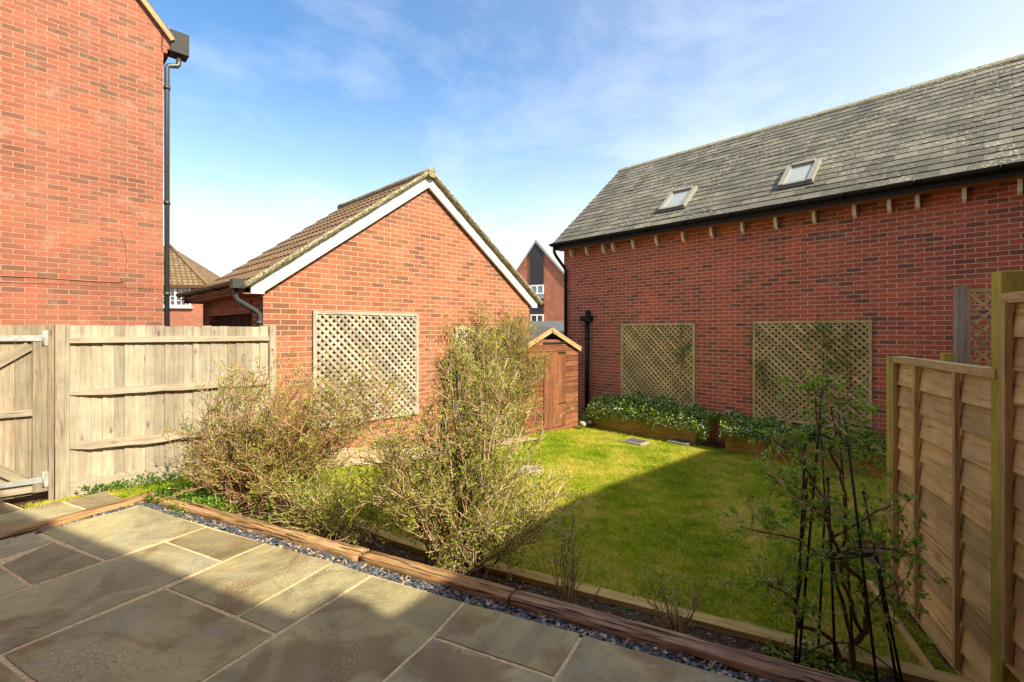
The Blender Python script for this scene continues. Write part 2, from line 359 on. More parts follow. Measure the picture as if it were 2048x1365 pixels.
# lawn sheet: grid cells inside the garden outline
st = .12; cells = []
for i in range(int(13/st)):
    for j in range(int(11/st)):
        x, y = -6+i*st, 2+j*st
        if in_lawn(x+st/2, y+st/2): cells.append((x, y))
vv = []
for x, y in cells:
    for dx, dy in ((0, 0), (st, 0), (st, st), (0, st)): vv.append((x+dx, y+dy, terr(x+dx, y+dy)-.012))
lawn = arr_mesh('lawn', np.array(vv), 4, M['turf']); tag(lawn, kind='structure')
# grass blades
def blades(name, pts, hmin, hmax, w, mat, lean=.5):
    n = len(pts); a = NR.uniform(0, 2*np.pi, n); h = NR.uniform(hmin, hmax, n); ln = NR.normal(0, lean, (n, 2))*h[:, None]
    p = np.asarray(pts); sx = np.cos(a)*w; sy = np.sin(a)*w
    v = np.empty((n, 3, 3), dtype=np.float32)
    v[:, 0] = p + np.stack([sx, sy, np.zeros(n)], 1); v[:, 1] = p - np.stack([sx, sy, np.zeros(n)], 1)
    v[:, 2] = p + np.stack([ln[:, 0], ln[:, 1], h], 1)
    return arr_mesh(name, v.reshape(-1, 3), 3, mat)
gp = []
while len(gp) < 210000:
    x, y = R.uniform(-5.4, 6.5), R.uniform(2.6, 12.5)
    d = math.hypot(x, y)
    if d > 5 and R.random() > (5/d)**1.2: continue
    if abs(x) > 1.2*y+.3 or not in_lawn(x, y): continue
    gp.append((x, y, terr(x, y)-.012))
tag(blades('grass', gp, .012, .036, .0040, M['grass'], .7), 'short patchy yellow green lawn grass between the patio and the brick walls', kind='stuff')
# planting bed soil, path by the garage
sheet('planting_bed', lambda s, q: tuple(em(-5.3+7.2*s, 2.66+.78*q)[:2]), 36, 5, .02, M['soil'])
sheet('path', lambda s, q: tuple((GC + GA*(.2+4.5*s) - GB*(.02+.72*q))[:2]), 30, 4, .004, M['sand'])

# ------------------------------------------------------------------ patio
slabs = [
 [(73,1062),(286,1010),(413,1054),(210,1122)], [(109,1083),(210,1122),(63,1172),(0,1131)], [(-190,1075),(0,1131),(63,1172),(-130,1240)],
 [(-150,1112),(69,1064),(109,1083),(-10,1122)],
 [(413,1054),(533,1086),(444,1124),(331,1084)], [(331,1084),(444,1124),(0,1310),(-300,1440),(-420,1330),(0,1194)],
 [(331,1177),(533,1086),(670,1124),(473,1234)], [(473,1234),(670,1124),(745,1151),(550,1269)],
 [(331,1177),(550,1269),(403,1365),(255,1452),(58,1361),(0,1312)], [(-2,1313),(56,1361),(250,1455),(-150,1700),(-500,1520)],
 [(745,1151),(930,1204),(863,1275),(767,1364),(600,1530),(255,1455),(403,1365)],
 [(930,1204),(1165,1268),(1110,1357),(865,1274)], [(865,1274),(1110,1357),(985,1560),(760,1460),(690,1440),(767,1364)],
 [(1165,1268),(1500,1362),(1480,1520),(1010,1530),(1110,1357)], [(1500,1362),(1900,1475),(2060,1800),(1440,1760),(1480,1520)],
 [(760,1462),(985,1562),(760,1950),(420,1700),(600,1530)], [(1012,1532),(1480,1522),(1440,1762),(1420,2300),(780,1960),(985,1562)],
 [(250,1458),(598,1532),(418,1702),(-100,2300),(-600,2100),(-150,1702)],
]
def rc(e0, e1, m0, m1): return [em(e0, m0, -1.65), em(e1, m0, -1.65), em(e1, m1, -1.65), em(e0, m1, -1.65)]
slabs += [rc(-5.90,-5.385,2.19,2.50), rc(-5.97,-5.385,1.54,2.18), rc(-5.97,-5.2,.6,1.53), rc(-6.62,-5.98,1.16,1.93), rc(-6.7,-5.98,.3,1.15)]
b = MB(); JG = .011
for pl in slabs:
    P = [gnd(q[0], q[1], -1.65) if isinstance(q, tuple) else q for q in pl]; c = sum(P, V((0, 0, 0)))/len(P); out = []
    n = len(P)
    area = sum(P[i].x*P[(i+1) % n].y-P[(i+1) % n].x*P[i].y for i in range(n)); 
    if area < 0: P = P[::-1]
    for i in range(n):                                   # inset for the joint
        a, p, q = P[i-1], P[i], P[(i+1) % n]
        d1 = (p-a).normalized(); d2 = (q-p).normalized(); n1 = V((-d1.y, d1.x, 0)); n2_ = V((-d2.y, d2.x, 0))
        bis = n1+n2_; bis = bis/max(.4, bis.dot(n1)); out.append(p+bis*JG)
    tilt = R.uniform(-.001, .003); zt = -1.65 + tilt
    top = []
    for i in range(n):                                   # slightly uneven riven edges
        p, q = out[i], out[(i+1) % n]; L = (q-p).length; k = max(2, int(L/.06)); dr = (q-p)/L; nn = V((-dr.y, dr.x, 0))
        for j in range(k): top.append(p+dr*(L*j/k)+nn*(R.uniform(-.0025, .0025)))
    tp = [V((p.x, p.y, zt)) for p in top]
    i0 = len(b.v); k = len(tp)
    b.v += [tuple(p) for p in tp]; b.v += [(p.x, p.y, zt-.05) for p in tp]
    b.f.append([i0+i for i in range(k)]); b.uv += [(0, 0)]*k; b.sm.append(False)
    for i in range(k): b.f.append([i0+(i+1) % k, i0+i, i0+k+i, i0+k+(i+1) % k]); b.uv += [(0, 0)]*4; b.sm.append(False)
tag(b.build('patio', M['stone']), kind='structure')
b = MB()
b.poly([em(-5.15, -1.5, -1.6535), em(2.0, -1.5, -1.6535), em(2.0, 2.455, -1.6535), em(-5.15, 2.455, -1.6535)])
b.poly([em(-6.7, -1.5, -1.6535), em(-5.15, -1.5, -1.6535), em(-5.15, 1.5, -1.6535), em(-5.38, 1.5, -1.6535), em(-5.38, 2.50, -1.6535), em(-5.91, 2.50, -1.6535), em(-5.91, 2.18, -1.6535), em(-5.98, 2.18, -1.6535), em(-5.98, 1.94, -1.6535), em(-6.62, 1.94, -1.6535)])
b.poly([em(-5.15, -1.5, -1.6535), em(-5.15, -1.5, -1.9), em(2.0, -1.5, -1.9), em(2.0, -1.5, -1.6535)])
b.poly([em(-5.15, 2.455, -1.6535), em(2.0, 2.455, -1.6535), em(2.0, 2.455, -2.1), em(-5.15, 2.455, -2.1)])
tag(b.build('path_joints', M['joint']), kind='structure')
# chips
def chips(name, fn, n, smin, smax, label):
    V_ = []; Fc = []
    for i in range(n):
        x, y, z = fn(); k = R.choice((4, 5, 5)); a0 = R.uniform(0, 6.3); s = R.uniform(smin, smax); h = s*R.uniform(.18, .4)
        nx, ny = R.gauss(0, .35), R.gauss(0, .35); base = len(V_)
        ring = [(s*R.uniform(.6, 1.1)*math.cos(a0+6.283*j/4), s*R.uniform(.4, .8)*math.sin(a0+6.283*j/4)) for j in range(4)]
        for hh, sc in ((-h/2, 1), (h/2, .8)):
            for (rx, ry) in ring: V_.append((x+rx*sc, y+ry*sc, z+hh+rx*nx+ry*ny))
        Fc += [[base+3, base+2, base+1, base], [base+4, base+5, base+6, base+7]] + [[base+j, base+(j+1) % 4, base+4+(j+1) % 4, base+4+j] for j in range(4)]
    return tag(arr_mesh(name, np.array(V_), 4, M['chips'], nf=np.array(Fc)), label, kind='stuff')
def strip():
    if R.random() < .83: p = em(R.uniform(-5.2, 1.6), R.uniform(2.465, 2.57)); e = p.dot(E_)
    else: p = em(R.uniform(-5.25, -5.15), R.uniform(1.5, 2.5))
    return (p.x, p.y, -1.672+R.uniform(-.008, .012))
chips('slate_gravel', strip, 4200, .013, .030, 'blue grey slate chips filling the gap between paving and sleepers')
b = MB(); b.poly([em(-5.25, 1.5, -1.682), em(-5.15, 1.5, -1.682), em(-5.15, 2.455, -1.682), em(1.9, 2.455, -1.682), em(1.9, 2.57, -1.682), em(-5.25, 2.57, -1.682)])
tag(b.build('ground_under_gravel', M['soil']), kind='structure')
def grit():
    p = em(R.uniform(-5.0, 1.7), R.uniform(2.7, 3.42)); return (p.x, p.y, terr(p.x, p.y)+.024)
chips('soil_crumbs', grit, 3600, .006, .017, 'small stones and crumbs of bark scattered on the bed soil')

# sleepers: rough, worn beams
def sleeper(m0, m1, e0, e1, mat, label, ax, bx, top=-1.62, bot=-2.08, grp='old timber sleepers edging the patio', name='timber_sleeper', jag=.012, hgt=None):
    L = e1-e0; k = int(L/.06)+2; b = MB(); rings = []
    prof = [(0, bot), (0, (top-.035)), (.004, top-.005), (.014, top), ((m1-m0)*.55, top+.004), (m1-m0-.01, top-.001), (m1-m0, top-.01), (m1-m0, bot)]
    sd = R.random()*99; ox = R.random()*40
    from mathutils import noise as mn
    for i in range(k):
        s = e0+L*i/(k-1); ring = []
        for j, (o, z) in enumerate(prof):
            w1 = mn.noise(V((s*2.6+sd, j*.3, 0)))*jag*1.0; w2 = mn.noise(V((s*14+sd, j*1.9, 5)))*jag*.7
            z2 = z+(w1*.45+w2*.5 if 0 < j < 7 else 0)
            ring.append(ax*s + bx*(m0+o+(w1+w2)*(.9 if j < 3 else .4)) + UP*z2)
        rings.append(ring)
    for i in range(k-1):
        acc = 0
        for j in range(len(prof)-1):
            w_ = .03 if 0 < j < 6 else .2
            b.poly([rings[i][j], rings[i+1][j], rings[i+1][j+1], rings[i][j+1]],
                   [(ox+L*i/(k-1), acc), (ox+L*(i+1)/(k-1), acc), (ox+L*(i+1)/(k-1), acc+w_), (ox+L*i/(k-1), acc+w_)], True)
            acc += w_
    b.poly(rings[0], [(ox, .02*j) for j in range(8)]); b.poly(rings[-1][::-1], [(ox, .02*j) for j in range(8)])
    o = b.build(name, mat)
    w = o.modifiers.new('weld', 'WELD'); w.merge_threshold = 1e-5
    return tag(o, label, 'timber sleeper', grp)
sleeper(2.565, 2.69, -5.38, -2.51, M['sleeper'], 'long orange brown split sleeper running from the patio corner past the left bush', E_, M_, jag=.018)
sleeper(2.57, 2.695, -2.49, -1.30, M['sleeper'], 'short smooth orange sleeper in front of the tall twiggy bush', E_, M_, jag=.008)
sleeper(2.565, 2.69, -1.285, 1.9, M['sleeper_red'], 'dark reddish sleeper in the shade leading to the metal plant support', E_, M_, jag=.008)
sleeper(-5.38, -5.255, 1.50, 2.56, M['sleeper'], 'worn sleeper laid at right angles beside the path near the gate', M_, E_, jag=.01)
def edge_board(p, q, w, top, hgt, label, mat=M['edging']):
    L = (q-p).length; k = max(1, int(L/.4)); b = MB(); d = (q-p)/L; sd = V((-d.y, d.x, 0)); ox = R.random()*40
    for i in range(k):
        a, c = p+d*(L*i/k), p+d*(L*(i+1)/k)
        za, zc = terr(a.x, a.y)+top, terr(c.x, c.y)+top
        A = [a, a+sd*w, c+sd*w, c]
        zz = [za, za, zc, zc]; T = [V((x.x, x.y, z)) for x, z in zip(A, zz)]; B = [V((x.x, x.y, z-hgt)) for x, z in zip(A, zz)]
        us = [ox+L*i/k, ox+L*i/k, ox+L*(i+1)/k, ox+L*(i+1)/k]
        b.poly([T[0], T[3], T[2], T[1]], [(us[0], 0), (us[3], 0), (us[2], w), (us[1], w)])
        b.poly([B[0], B[3], T[3], T[0]], [(us[0], 1), (us[3], 1), (us[3], 1+hgt), (us[0], 1+hgt)])
        b.poly([B[2], B[1], T[1], T[2]], [(us[2], 2), (us[1], 2), (us[1], 2+hgt), (us[2], 2+hgt)])
        if i == 0: b.poly([B[1], B[0], T[0], T[1]])
        if i == k-1: b.poly([B[3], B[2], T[2], T[3]])
    o = b.build('edging_board', mat); w_ = o.modifiers.new('weld', 'WELD'); w_.merge_threshold = 1e-4
    return tag(o, label, 'edging board', 'timber boards edging the lawn')
edge_board(em(-3.4, 3.43), em(-1.005, 3.43), .115, .06, .14, 'golden timber edging board behind the two twiggy bushes')
edge_board(em(-.995, 3.43), em(1.95, 3.43), .115, .06, .14, 'golden timber edging board between shaded lawn and the metal plant support')
RF0 = V((2.49, 2.45, 0))                              # right fence reference
edge_board(RF0-RA*.1+RN*.13, RF0+RA*1.55+RN*.13, .035, .03, .12, 'thin timber board along the foot of the lap fence')

# ------------------------------------------------------------------ left fence and gate
def fpt(s, o=0, z=0): return FP0 + FA*s + FN*o + UP*z      # s metres along fence
def fs(u):                                             # where a sight line crosses the fence
    p = hit(u, V0, FN, FP0.dot(FN)); return (p-FP0).dot(FA)
s1, s2 = fs(140), fs(536)
fen = thing('timber_fence', fpt((s1+s2)/2, 0, -1.65), 'weathered feather edge fence panel with three rails between gate post and garage corner', 'fence')
b = MB(); nb = 21
for i in range(nb):
    a = s1+(s2-s1)*i/nb; w = (s2-s1)/nb; j = R.uniform(-.004, .004)
    o = fpt(a-.008, 0, -1.53+R.uniform(-.012, .012)); top = .05+R.uniform(-.008, .006)
    H = top-o.z; P = [fpt(a-.01, .020+j, 0), fpt(a+w, .008+j, 0)]
    ox, oy = R.random()*50, R.random()*50
    q = [V((P[0].x, P[0].y, o.z)), V((P[1].x, P[1].y, o.z)), V((P[1].x, P[1].y, top)), V((P[0].x, P[0].y, top))]
    bk = [p - FN*.012 for p in q]
    b.poly(q, [(ox, oy), (ox, oy+w), (ox+H, oy+w), (ox+H, oy)]); b.poly(bk[::-1])
    for k in range(4): b.poly([q[k], bk[k], bk[(k+1) % 4], q[(k+1) % 4]])
o = b.build('boards', M['timber_grey'], fen); w = o.modifiers.new('weld', 'WELD'); w.merge_threshold = 1e-5
for z, h, dp, wob in ((-.10, .062, .04, 0), (-.64, .07, .05, .012), (-1.19, .085, .055, .02)):
    b = MB(); k = 12; rings = []; ox = R.random()*30
    for i in range(k+1):
        s = s1+.0+(s2-s1)*i/k; tp = .35+.65*min(1, i/1.5) if wob else 1; zz = z+R.uniform(-wob, wob)*.5+ (0.0 if i else -.0)
        hh = h*tp; rings.append([fpt(s, .015, zz-hh/2), fpt(s, .015+dp*tp, zz-hh/2+.002), fpt(s, .015+dp*tp*(.55 if wob else 1), zz+hh/2), fpt(s, .015, zz+hh/2)])
    for i in range(k):
        for j in range(4):
            A, B_ = rings[i], rings[i+1]; b.poly([A[j], B_[j], B_[(j+1) % 4], A[(j+1) % 4]], [(ox+.15*i, j*.07), (ox+.15*(i+1), j*.07), (ox+.15*(i+1), j*.07+.07), (ox+.15*i, j*.07+.07)])
    b.poly(rings[0][::-1]); b.poly(rings[-1]); b.build('rail', M['gate_wood'] if wob else M['rail_wood'], fen)
b = MB(); b.box(fpt(s1, -.015, -1.82), FA, FN, UP, s2-s1, .03, .30); b.build('gravel_board', M['concrete'] if False else M['timber_grey'], fen)
pw = fs(140)-fs(111)
post = MB().box(fpt(fs(111), -.03, -1.9), FA, FN, UP, pw, .11, 1.955).build('fence_post', M['rail_wood'], None, .006)
tag(post, 'broad pale timber fence post between gate and fence panel', 'fence post', 'posts of the left fence')
post = MB().box(fpt(fs(536)+.005, -.05, -1.9), FA, FN, UP, .085, .10, 1.955).build('fence_post', M['rail_wood'], None, .012)
tag(post, 'rounded pale timber post at the garage corner end of the fence', 'fence post', 'posts of the left fence')
gate = thing('garden_gate', fpt(fs(40), 0, -1.65), 'boarded timber garden gate with diagonal braces and galvanised strap hinges', 'gate')
g0, g1 = fs(97)-1.02, fs(96)
b = MB(); nb = 9
for i in range(nb):
    w = (g1-g0)/nb; b.box(fpt(g0+w*i+.002, -.005, -1.60+R.uniform(-.003, .003)), FA, FN, UP, w-.004, .02, 1.655)
b.build('boards', M['gate_wood'], gate)
MB().box(fpt(g1-.105, .015, -1.58), FA, FN, UP, .105, .03, 1.5).build('stile', M['gate_wood'], gate, .003)
MB().box(fpt(g0, .015, -1.58), FA, FN, UP, .105, .03, 1.5).build('stile', M['gate_wood'], gate, .003)
for z, h in ((-.085, .045), (-.80, .06), (-1.54, .06)): MB().box(fpt(g0+.105, .015, z-h/2), FA, FN, UP, g1-g0-.21, .035, h).build('rail', M['rail_wood'], gate, .003)
def fbar(sa, za, sb, zb, w, mat=M['gate_wood']):
    b = MB(); p, q = fpt(sa, .03, za), fpt(sb, .03, zb); d = (q-p).normalized(); up = FN.cross(d)
    b.box(p-up*w/2-FN*.012, d, up, FN, (q-p).length, w, .03); b.build('brace', mat, gate)
fbar(g1-.125, -.15, g0+.12, -.74, .085); fbar(g1-.16, -1.45, g0+.12, -.86, .085)
for z in (-.075, -1.46):
    b = MB(); s0 = g1-.62
    P = [fpt(s0, .048, z-.018-.0), fpt(g1-.03, .048, z-.030), fpt(g1-.03, .048, z+.030), fpt(s0, .048, z+.018)]
    Q = [p+FN*.005 for p in P]; b.poly(Q); b.poly(P[::-1])
    for k in range(4): b.poly([P[k], P[(k+1) % 4], Q[(k+1) % 4], Q[k]])
    b.box(fpt(g1-.03, .045, z-.075), FA, FN, UP, .055, .008, .15); b.tube([fpt(g1-.03, .055, z-.07), fpt(g1-.03, .055, z+.07)], .008)
    b.build('hinge', M['galv'], gate)
MB().box(fpt(g1+.004, -.02, -1.7), FA, FN, UP, fs(110)-g1-.008, .075, 1.76).build('hinge_post', M['gate_wood'], gate, .004)

# ------------------------------------------------------------------ garage
def gp_(a, o=0, z=0): return GC + GA*a - GB*o + UP*z        # o metres in front of the gable wall
EZ, AZ = .64, .64+GW/2*math.tan(math.radians(36.5)); TH = math.radians(36.5)
gar = thing('garage', gp_(GW/2, -GD/2, -1.75), 'small brick garage with white bargeboards and brown tiled gable roof', 'garage')
b = MB()
def wallp(b, pts, uv): b.poly(pts, uv)
b.poly([gp_(0,0,-2.3), gp_(GW,0,-2.3), gp_(GW,0,EZ), gp_(GW/2,0,AZ), gp_(0,0,EZ)], [(0,-2.3),(GW,-2.3),(GW,EZ),(GW/2,AZ),(0,EZ)])
b.poly([gp_(GW,-GD,-2.3), gp_(0,-GD,-2.3), gp_(0,-GD,EZ), gp_(GW/2,-GD,AZ), gp_(GW,-GD,EZ)], [(0,-2.3),(GW,-2.3),(GW,EZ),(GW/2,AZ),(0,EZ)])
b.poly([gp_(GW,0,-2.3), gp_(GW,-GD,-2.3), gp_(GW,-GD,EZ), gp_(GW,0,EZ)], [(0,-2.3),(GD,-2.3),(GD,EZ),(0,EZ)])
def side(a0, a1, z0, z1):       # pieces of the left side wall around the opening
    b.poly([gp_(0,-a1,z0), gp_(0,-a0,z0), gp_(0,-a0,z1), gp_(0,-a1,z1)], [(a1,z0),(a0,z0),(a0,z1),(a1,z1)])
side(0, .45, -2.3, EZ); side(2.7, GD, -2.3, EZ); side(.45, 2.7, .42, EZ)
for a0 in (.45, 2.7):
    b.poly([gp_(0,-a0,-2.3), gp_(.2,-a0,-2.3), gp_(.2,-a0,.42), gp_(0,-a0,.42)], [(0,-2.3),(.2,-2.3),(.2,.42),(0,.42)])
b.poly([gp_(.2,-2.85,-2.3), gp_(.2,-.45,-2.3), gp_(.2,-.45,.42), gp_(.2,-2.85,.42)][::-1]) if False else None
b.build('wall', M['brick_garage'], gar)
b = MB(); b.box(gp_(-.012, -.45, .27), -GB*-1, GA, UP, .001, .03, .001)
b = MB(); b.box(gp_(-.02, -2.7, .24), -GB, GA, UP, 2.25, .12, .18); b.build('lintel', M['lintel_wood'], gar)
b = MB()
for i in range(24): b.box(gp_(.10, -2.68+i*.0925, -2.2), -GB, GA, UP, .05, .03, 2.44)
b.build('slatted_door', M['slat_dark'], gar)
b = MB(); b.poly([gp_(.9,-2.9,-2.2), gp_(.9,-.4,-2.2), gp_(.9,-.4,.5), gp_(.9,-2.9,.5)]); b.build('inner_wall', M['slat_dark'], gar)
# tiled roof: corrugated courses, each lapping the one below
def tiled(side):
    b = MB(); OVF = .16; OVE = .30; L = GW/2+OVE; sl = L/math.cos(TH); nc = 11; g = sl/nc; W = GD+OVF+.1; per = .15
    nx = int(W/per*6); down = -GA if side == 'l' else GA
    for c_ in range(nc):
        for i in range(nx):
            quad = []
            for (ii, tt) in ((i, 0), (i+1, 0), (i+1, 1), (i, 1)):
                o = OVF - W*ii/nx; ph = (ii % 6)/6*2*math.pi; wv = .013*max(-.35, math.cos(ph))
                s = (c_+tt*1.06)*g; lift = .006+.026*(1-(0 if tt else 1)) ; lift = .008+.028*tt
                p = gp_(GW/2, o, AZ+.085) + down*(s*math.cos(TH)) - UP*(s*math.sin(TH)) + UP*(lift+wv)
                quad.append(p)
            b.poly(quad if side == 'l' else quad[::-1], None, False)
            lo = [quad[3], quad[2], quad[2]-UP*.02, quad[3]-UP*.02]
            b.poly(lo if side == 'l' else lo[::-1])
    b.build('roof_tiles', M['tile'], gar)
tiled('l'); tiled('r')
for sg in (-1, 1):                                       # underside boards, bargeboard, mossy verge
    dn = GA*sg; b = MB(); L = GW/2+.26; rise = lambda x: -x*math.tan(TH)
    def rp(x, o, dz): return gp_(GW/2, o, AZ) + dn*x + UP*(rise(x)+dz)
    b = MB(); q = [rp(0,.07,.05), rp(L,.07,.05), rp(L,-GD-.1,.05), rp(0,-GD-.1,.05)]; b.poly(q); b.poly([p+UP*.03 for p in q][::-1])
    b.poly([q[1], q[2], q[2]+UP*.03, q[1]+UP*.03]); b.build('roof_deck', M['lintel_wood'], gar)
    b = MB(); x1 = GW/2+.17; top, bot = .075, -.125
    A = [rp(0,.075,bot), rp(x1-.16,.075,bot), rp(x1-.16,.075,bot-.0) - UP*.05, rp(x1,.075,0)+UP*(-.0)-UP*(.05+.0), rp(x1,.075,top), rp(0,.075,top)]
    zf = (rp(x1-.16,.075,bot)).z-.03; A[2].z = zf; A[3].z = zf
    Bk = [p + GB*.05 for p in A]
    b.poly(A if sg > 0 else A[::-1]); b.poly(Bk[::-1] if sg > 0 else Bk)
    for k in range(6):
        qd = [A[k], Bk[k], Bk[(k+1) % 6], A[(k+1) % 6]]; b.poly(qd if sg > 0 else qd[::-1])
    b.build('bargeboard', M['white_upvc'], gar)
    b = MB(); k = 50; rg = []
    for i in range(k+1):
        x = (GW/2+.27)*i/k; j = [R.uniform(-.006, .006) for _ in range(4)]
        rg.append([rp(x,.125,.074+j[0]), rp(x,.15,.10+j[3]), rp(x,.155,.155+j[1]), rp(x,.07,.165+j[2]), rp(x,.05,.08)])
    for i in range(k):
        for m_ in range(5):
            qd = [rg[i][m_], rg[i+1][m_], rg[i+1][(m_+1) % 5], rg[i][(m_+1) % 5]]; b.poly(qd if sg > 0 else qd[::-1], None, True)
    b.poly(rg[-1]); b.build('verge', M['verge'], gar)
b = MB(); pts = [gp_(GW/2, .17-(GD+.25)*i/12, AZ+.10+R.uniform(-.004, .004)) for i in range(13)]; b.tube(pts, .085, 10); b.build('ridge', M['verge'], gar)
# fascia, gutter, downpipe on the left eaves
b = MB(); b.box(gp_(-.27, -GD-.08, EZ-.17), -GB, GA, UP, GD+.14, .02, .18); b.box(gp_(-.25, -GD-.08, EZ-.17), -GB, GA, UP, GD+.14, .25, .015); b.build('fascia', M['lintel_wood'], gar)
def gutter(parent, p, q, out, r=.055, mat=M['black_plastic'], name='gutter'):
    b = MB(); n = 8
    for ofs, fl in ((0, 1), (-.004, -1)):
        for k in range(n):
            a0, a1 = math.pi*k/n, math.pi*(k+1)/n
            f = lambda P, a, rr: P + out*(rr*math.cos(a)) - UP*(rr*math.sin(a))
            rr = r+ofs; qd = [f(p,a0,rr), f(q,a0,rr), f(q,a1,rr), f(p,a1,rr)]; b.poly(qd if fl > 0 else qd[::-1], None, True)
    for P in (p, q):
        b.poly([P+out*(r*math.cos(math.pi*k/n))-UP*(r*math.sin(math.pi*k/n)) for k in range(n+1)])
    L = (q-p).length; d = (q-p)/L
    for i in range(int(L/.9)+1):
        c = p+d*min(L-.02, .05+i*.9); b.tube([c + out*((r+.008)*math.cos(math.pi*k/6)) - UP*((r+.008)*math.sin(math.pi*k/6)) for k in range(7)], .011, 5)
    return b.build(name, mat, parent)
gz = EZ-.01
gutter(gar, gp_(-.335, .10, gz), gp_(-.335, -GD-.12, gz), -GA, .058, M['slat_dark'])
b = MB(); b.box(gp_(-.40, .02, gz-.10), -GB, GA, UP, .13, .13, .12); b.build('gutter_outlet', M['grey_plastic'], gar)
b = MB(); b.tube([gp_(-.335,.03,gz-.06), gp_(-.335,.03,gz-.20), gp_(-.32,.03,gz-.24), gp_(-.10,.03,gz-.38), gp_(-.055,.03,gz-.42), gp_(-.055,.03,-2.1)], .034, 10)
for z in (.1, -.6): b.tube([gp_(-.055,.03,z-.02), gp_(-.055,.03,z+.02)], .044, 10)
b.build('downpipe', M['grey_plastic'], gar)

# ------------------------------------------------------------------ trellises
def trellis(o, a, up, nrm, w, h, mat, label, group, cat='trellis', pitch=.115, sw=.038, fw=.045, name='trellis'):
    T = thing(name, o+a*(w/2), label, cat, group)
    def slat(p, q, off):
        d = (q-p).normalized(); sd = nrm.cross(d); b.box(p-sd*sw/2+nrm*off, d, sd, nrm, (q-p).length, sw, .008)
    b = MB(); W, H = w-fw*1.2, h-fw*1.2; x0 = fw*.6
    c = -H
    while c < W:                                         # rising to the right
        xa, xb = max(0, c), min(W, c+H)
        if xb-xa > .03: slat(o+a*(x0+xa)+up*(x0+xa-c), o+a*(x0+xb)+up*(x0+xb-c), .010)
        c += pitch
    c = 0
    while c < W+H:
        xa, xb = max(0, c-H), min(W, c)
        if xb-xa > .03: slat(o+a*(x0+xa)+up*(x0+c-xa), o+a*(x0+xb)+up*(x0+c-xb), .0185)
        c += pitch
    b.build('lattice', mat, T)
    b = MB()
    b.box(o, a, nrm, up, fw, .035, h); b.box(o+a*(w-fw), a, nrm, up, fw, .035, h)
    b.box(o+a*fw, a, nrm, up, w-2*fw, .033, fw); b.box(o+a*fw+up*(h-fw), a, nrm, up, w-2*fw, .033, fw)
    b.build('frame', mat, T)
    return T
def gs(u): return (hit(u, V0, -GB, GC.dot(-GB))-GC).dot(GA)
ta, tb = gs(624), gs(834)
trellis(gp_(ta, .012, -1.40), GA, UP, -GB, tb-ta, 1.68, M['trellis_grey'], 'silvery grey diamond trellis on the garage gable wall behind the bushes', None)
ta2, tb2 = gs(890), gs(1048)
trellis(gp_(ta2+.2, .012, -1.60), GA, UP, -GB, tb2-ta2-.35, 1.66, M['trellis_grey'], 'trellis on the garage wall buried under a dense green climber', None)

# ------------------------------------------------------------------ long brick building on the right
WN = 9.63
def rw(s, o=0, z=0): return N_*(WN-o) + D_*s + UP*z        # s along D_, o out from the wall to the lawn
def rs(u, o=0): p = hit(u, V0, N_, WN-o); return p.dot(D_)
cs = rs(1128); ce = -4.2; EV = 2.18; RZ = 4.90; HS = 2.82
lb = thing('long_building', rw((cs+ce)/2, -HS, -2.2), 'long deep red brick building with grey slate roof and two skylights', 'building')
b = MB()
def rq(s0, s1_, z0, z1, o=0): return [rw(s0,o,z0), rw(s1_,o,z0), rw(s1_,o,z1), rw(s0,o,z1)], [(-s0+30,z0),(-s1_+30,z0),(-s1_+30,z1),(-s0+30,z1)]
b.poly(*rq(cs, ce, -2.6, EV+.1))
for s_ in (cs, ce):
    P = [rw(s_,0,-2.6), rw(s_,0,EV+.1), rw(s_,-HS,RZ-.1), rw(s_,-2*HS,EV+.1), rw(s_,-2*HS,-2.6)]; uvs = [(0,-2.6),(0,EV),(HS,RZ),(2*HS,EV),(2*HS,-2.6)]
    b.poly(P if s_ == ce else P[::-1], uvs if s_ == ce else uvs[::-1])
b.poly([rw(cs,-2*HS,-2.6), rw(ce,-2*HS,-2.6), rw(ce,-2*HS,EV), rw(cs,-2*HS,EV)][::-1], [(0,-2.6),(12,-2.6),(12,EV),(0,EV)])
b.build('wall', M['brick_long'], lb)
OV = .30; ve = cs+.13; sl_dir = (rw(0,-HS,RZ)-rw(0,OV,2.26)); SL = sl_dir.length; sl_dir = sl_dir/SL; rnorm = D_.cross(sl_dir); 
if rnorm.z < 0: rnorm = -rnorm
b = MB(); q = [rw(ve,OV,2.235), rw(ce-.13,OV,2.235), rw(ce-.13,-HS,RZ-.03), rw(ve,-HS,RZ-.03)]; b.poly([p-rnorm*.01 for p in q]); b.poly([p-rnorm*.05 for p in q][::-1])
q2 = [rw(ve,-HS,RZ-.03), rw(ce-.13,-HS,RZ-.03), rw(ce-.13,-2*HS-OV,2.235), rw(ve,-2*HS-OV,2.235)]; b.poly(q2)
b.poly([q[0]-rnorm*.01, q[3]-rnorm*.01, q[3]-rnorm*.06, q[0]-rnorm*.06]); b.poly([q2[0], q2[3], q2[3]-UP*.07, q2[0]-UP*.07])
b.build('roof_deck', M['felt'], lb)
b = MB(); nc = 20; g = SL/nc; sw = .30; x = 0; L = ve-(ce-.13)
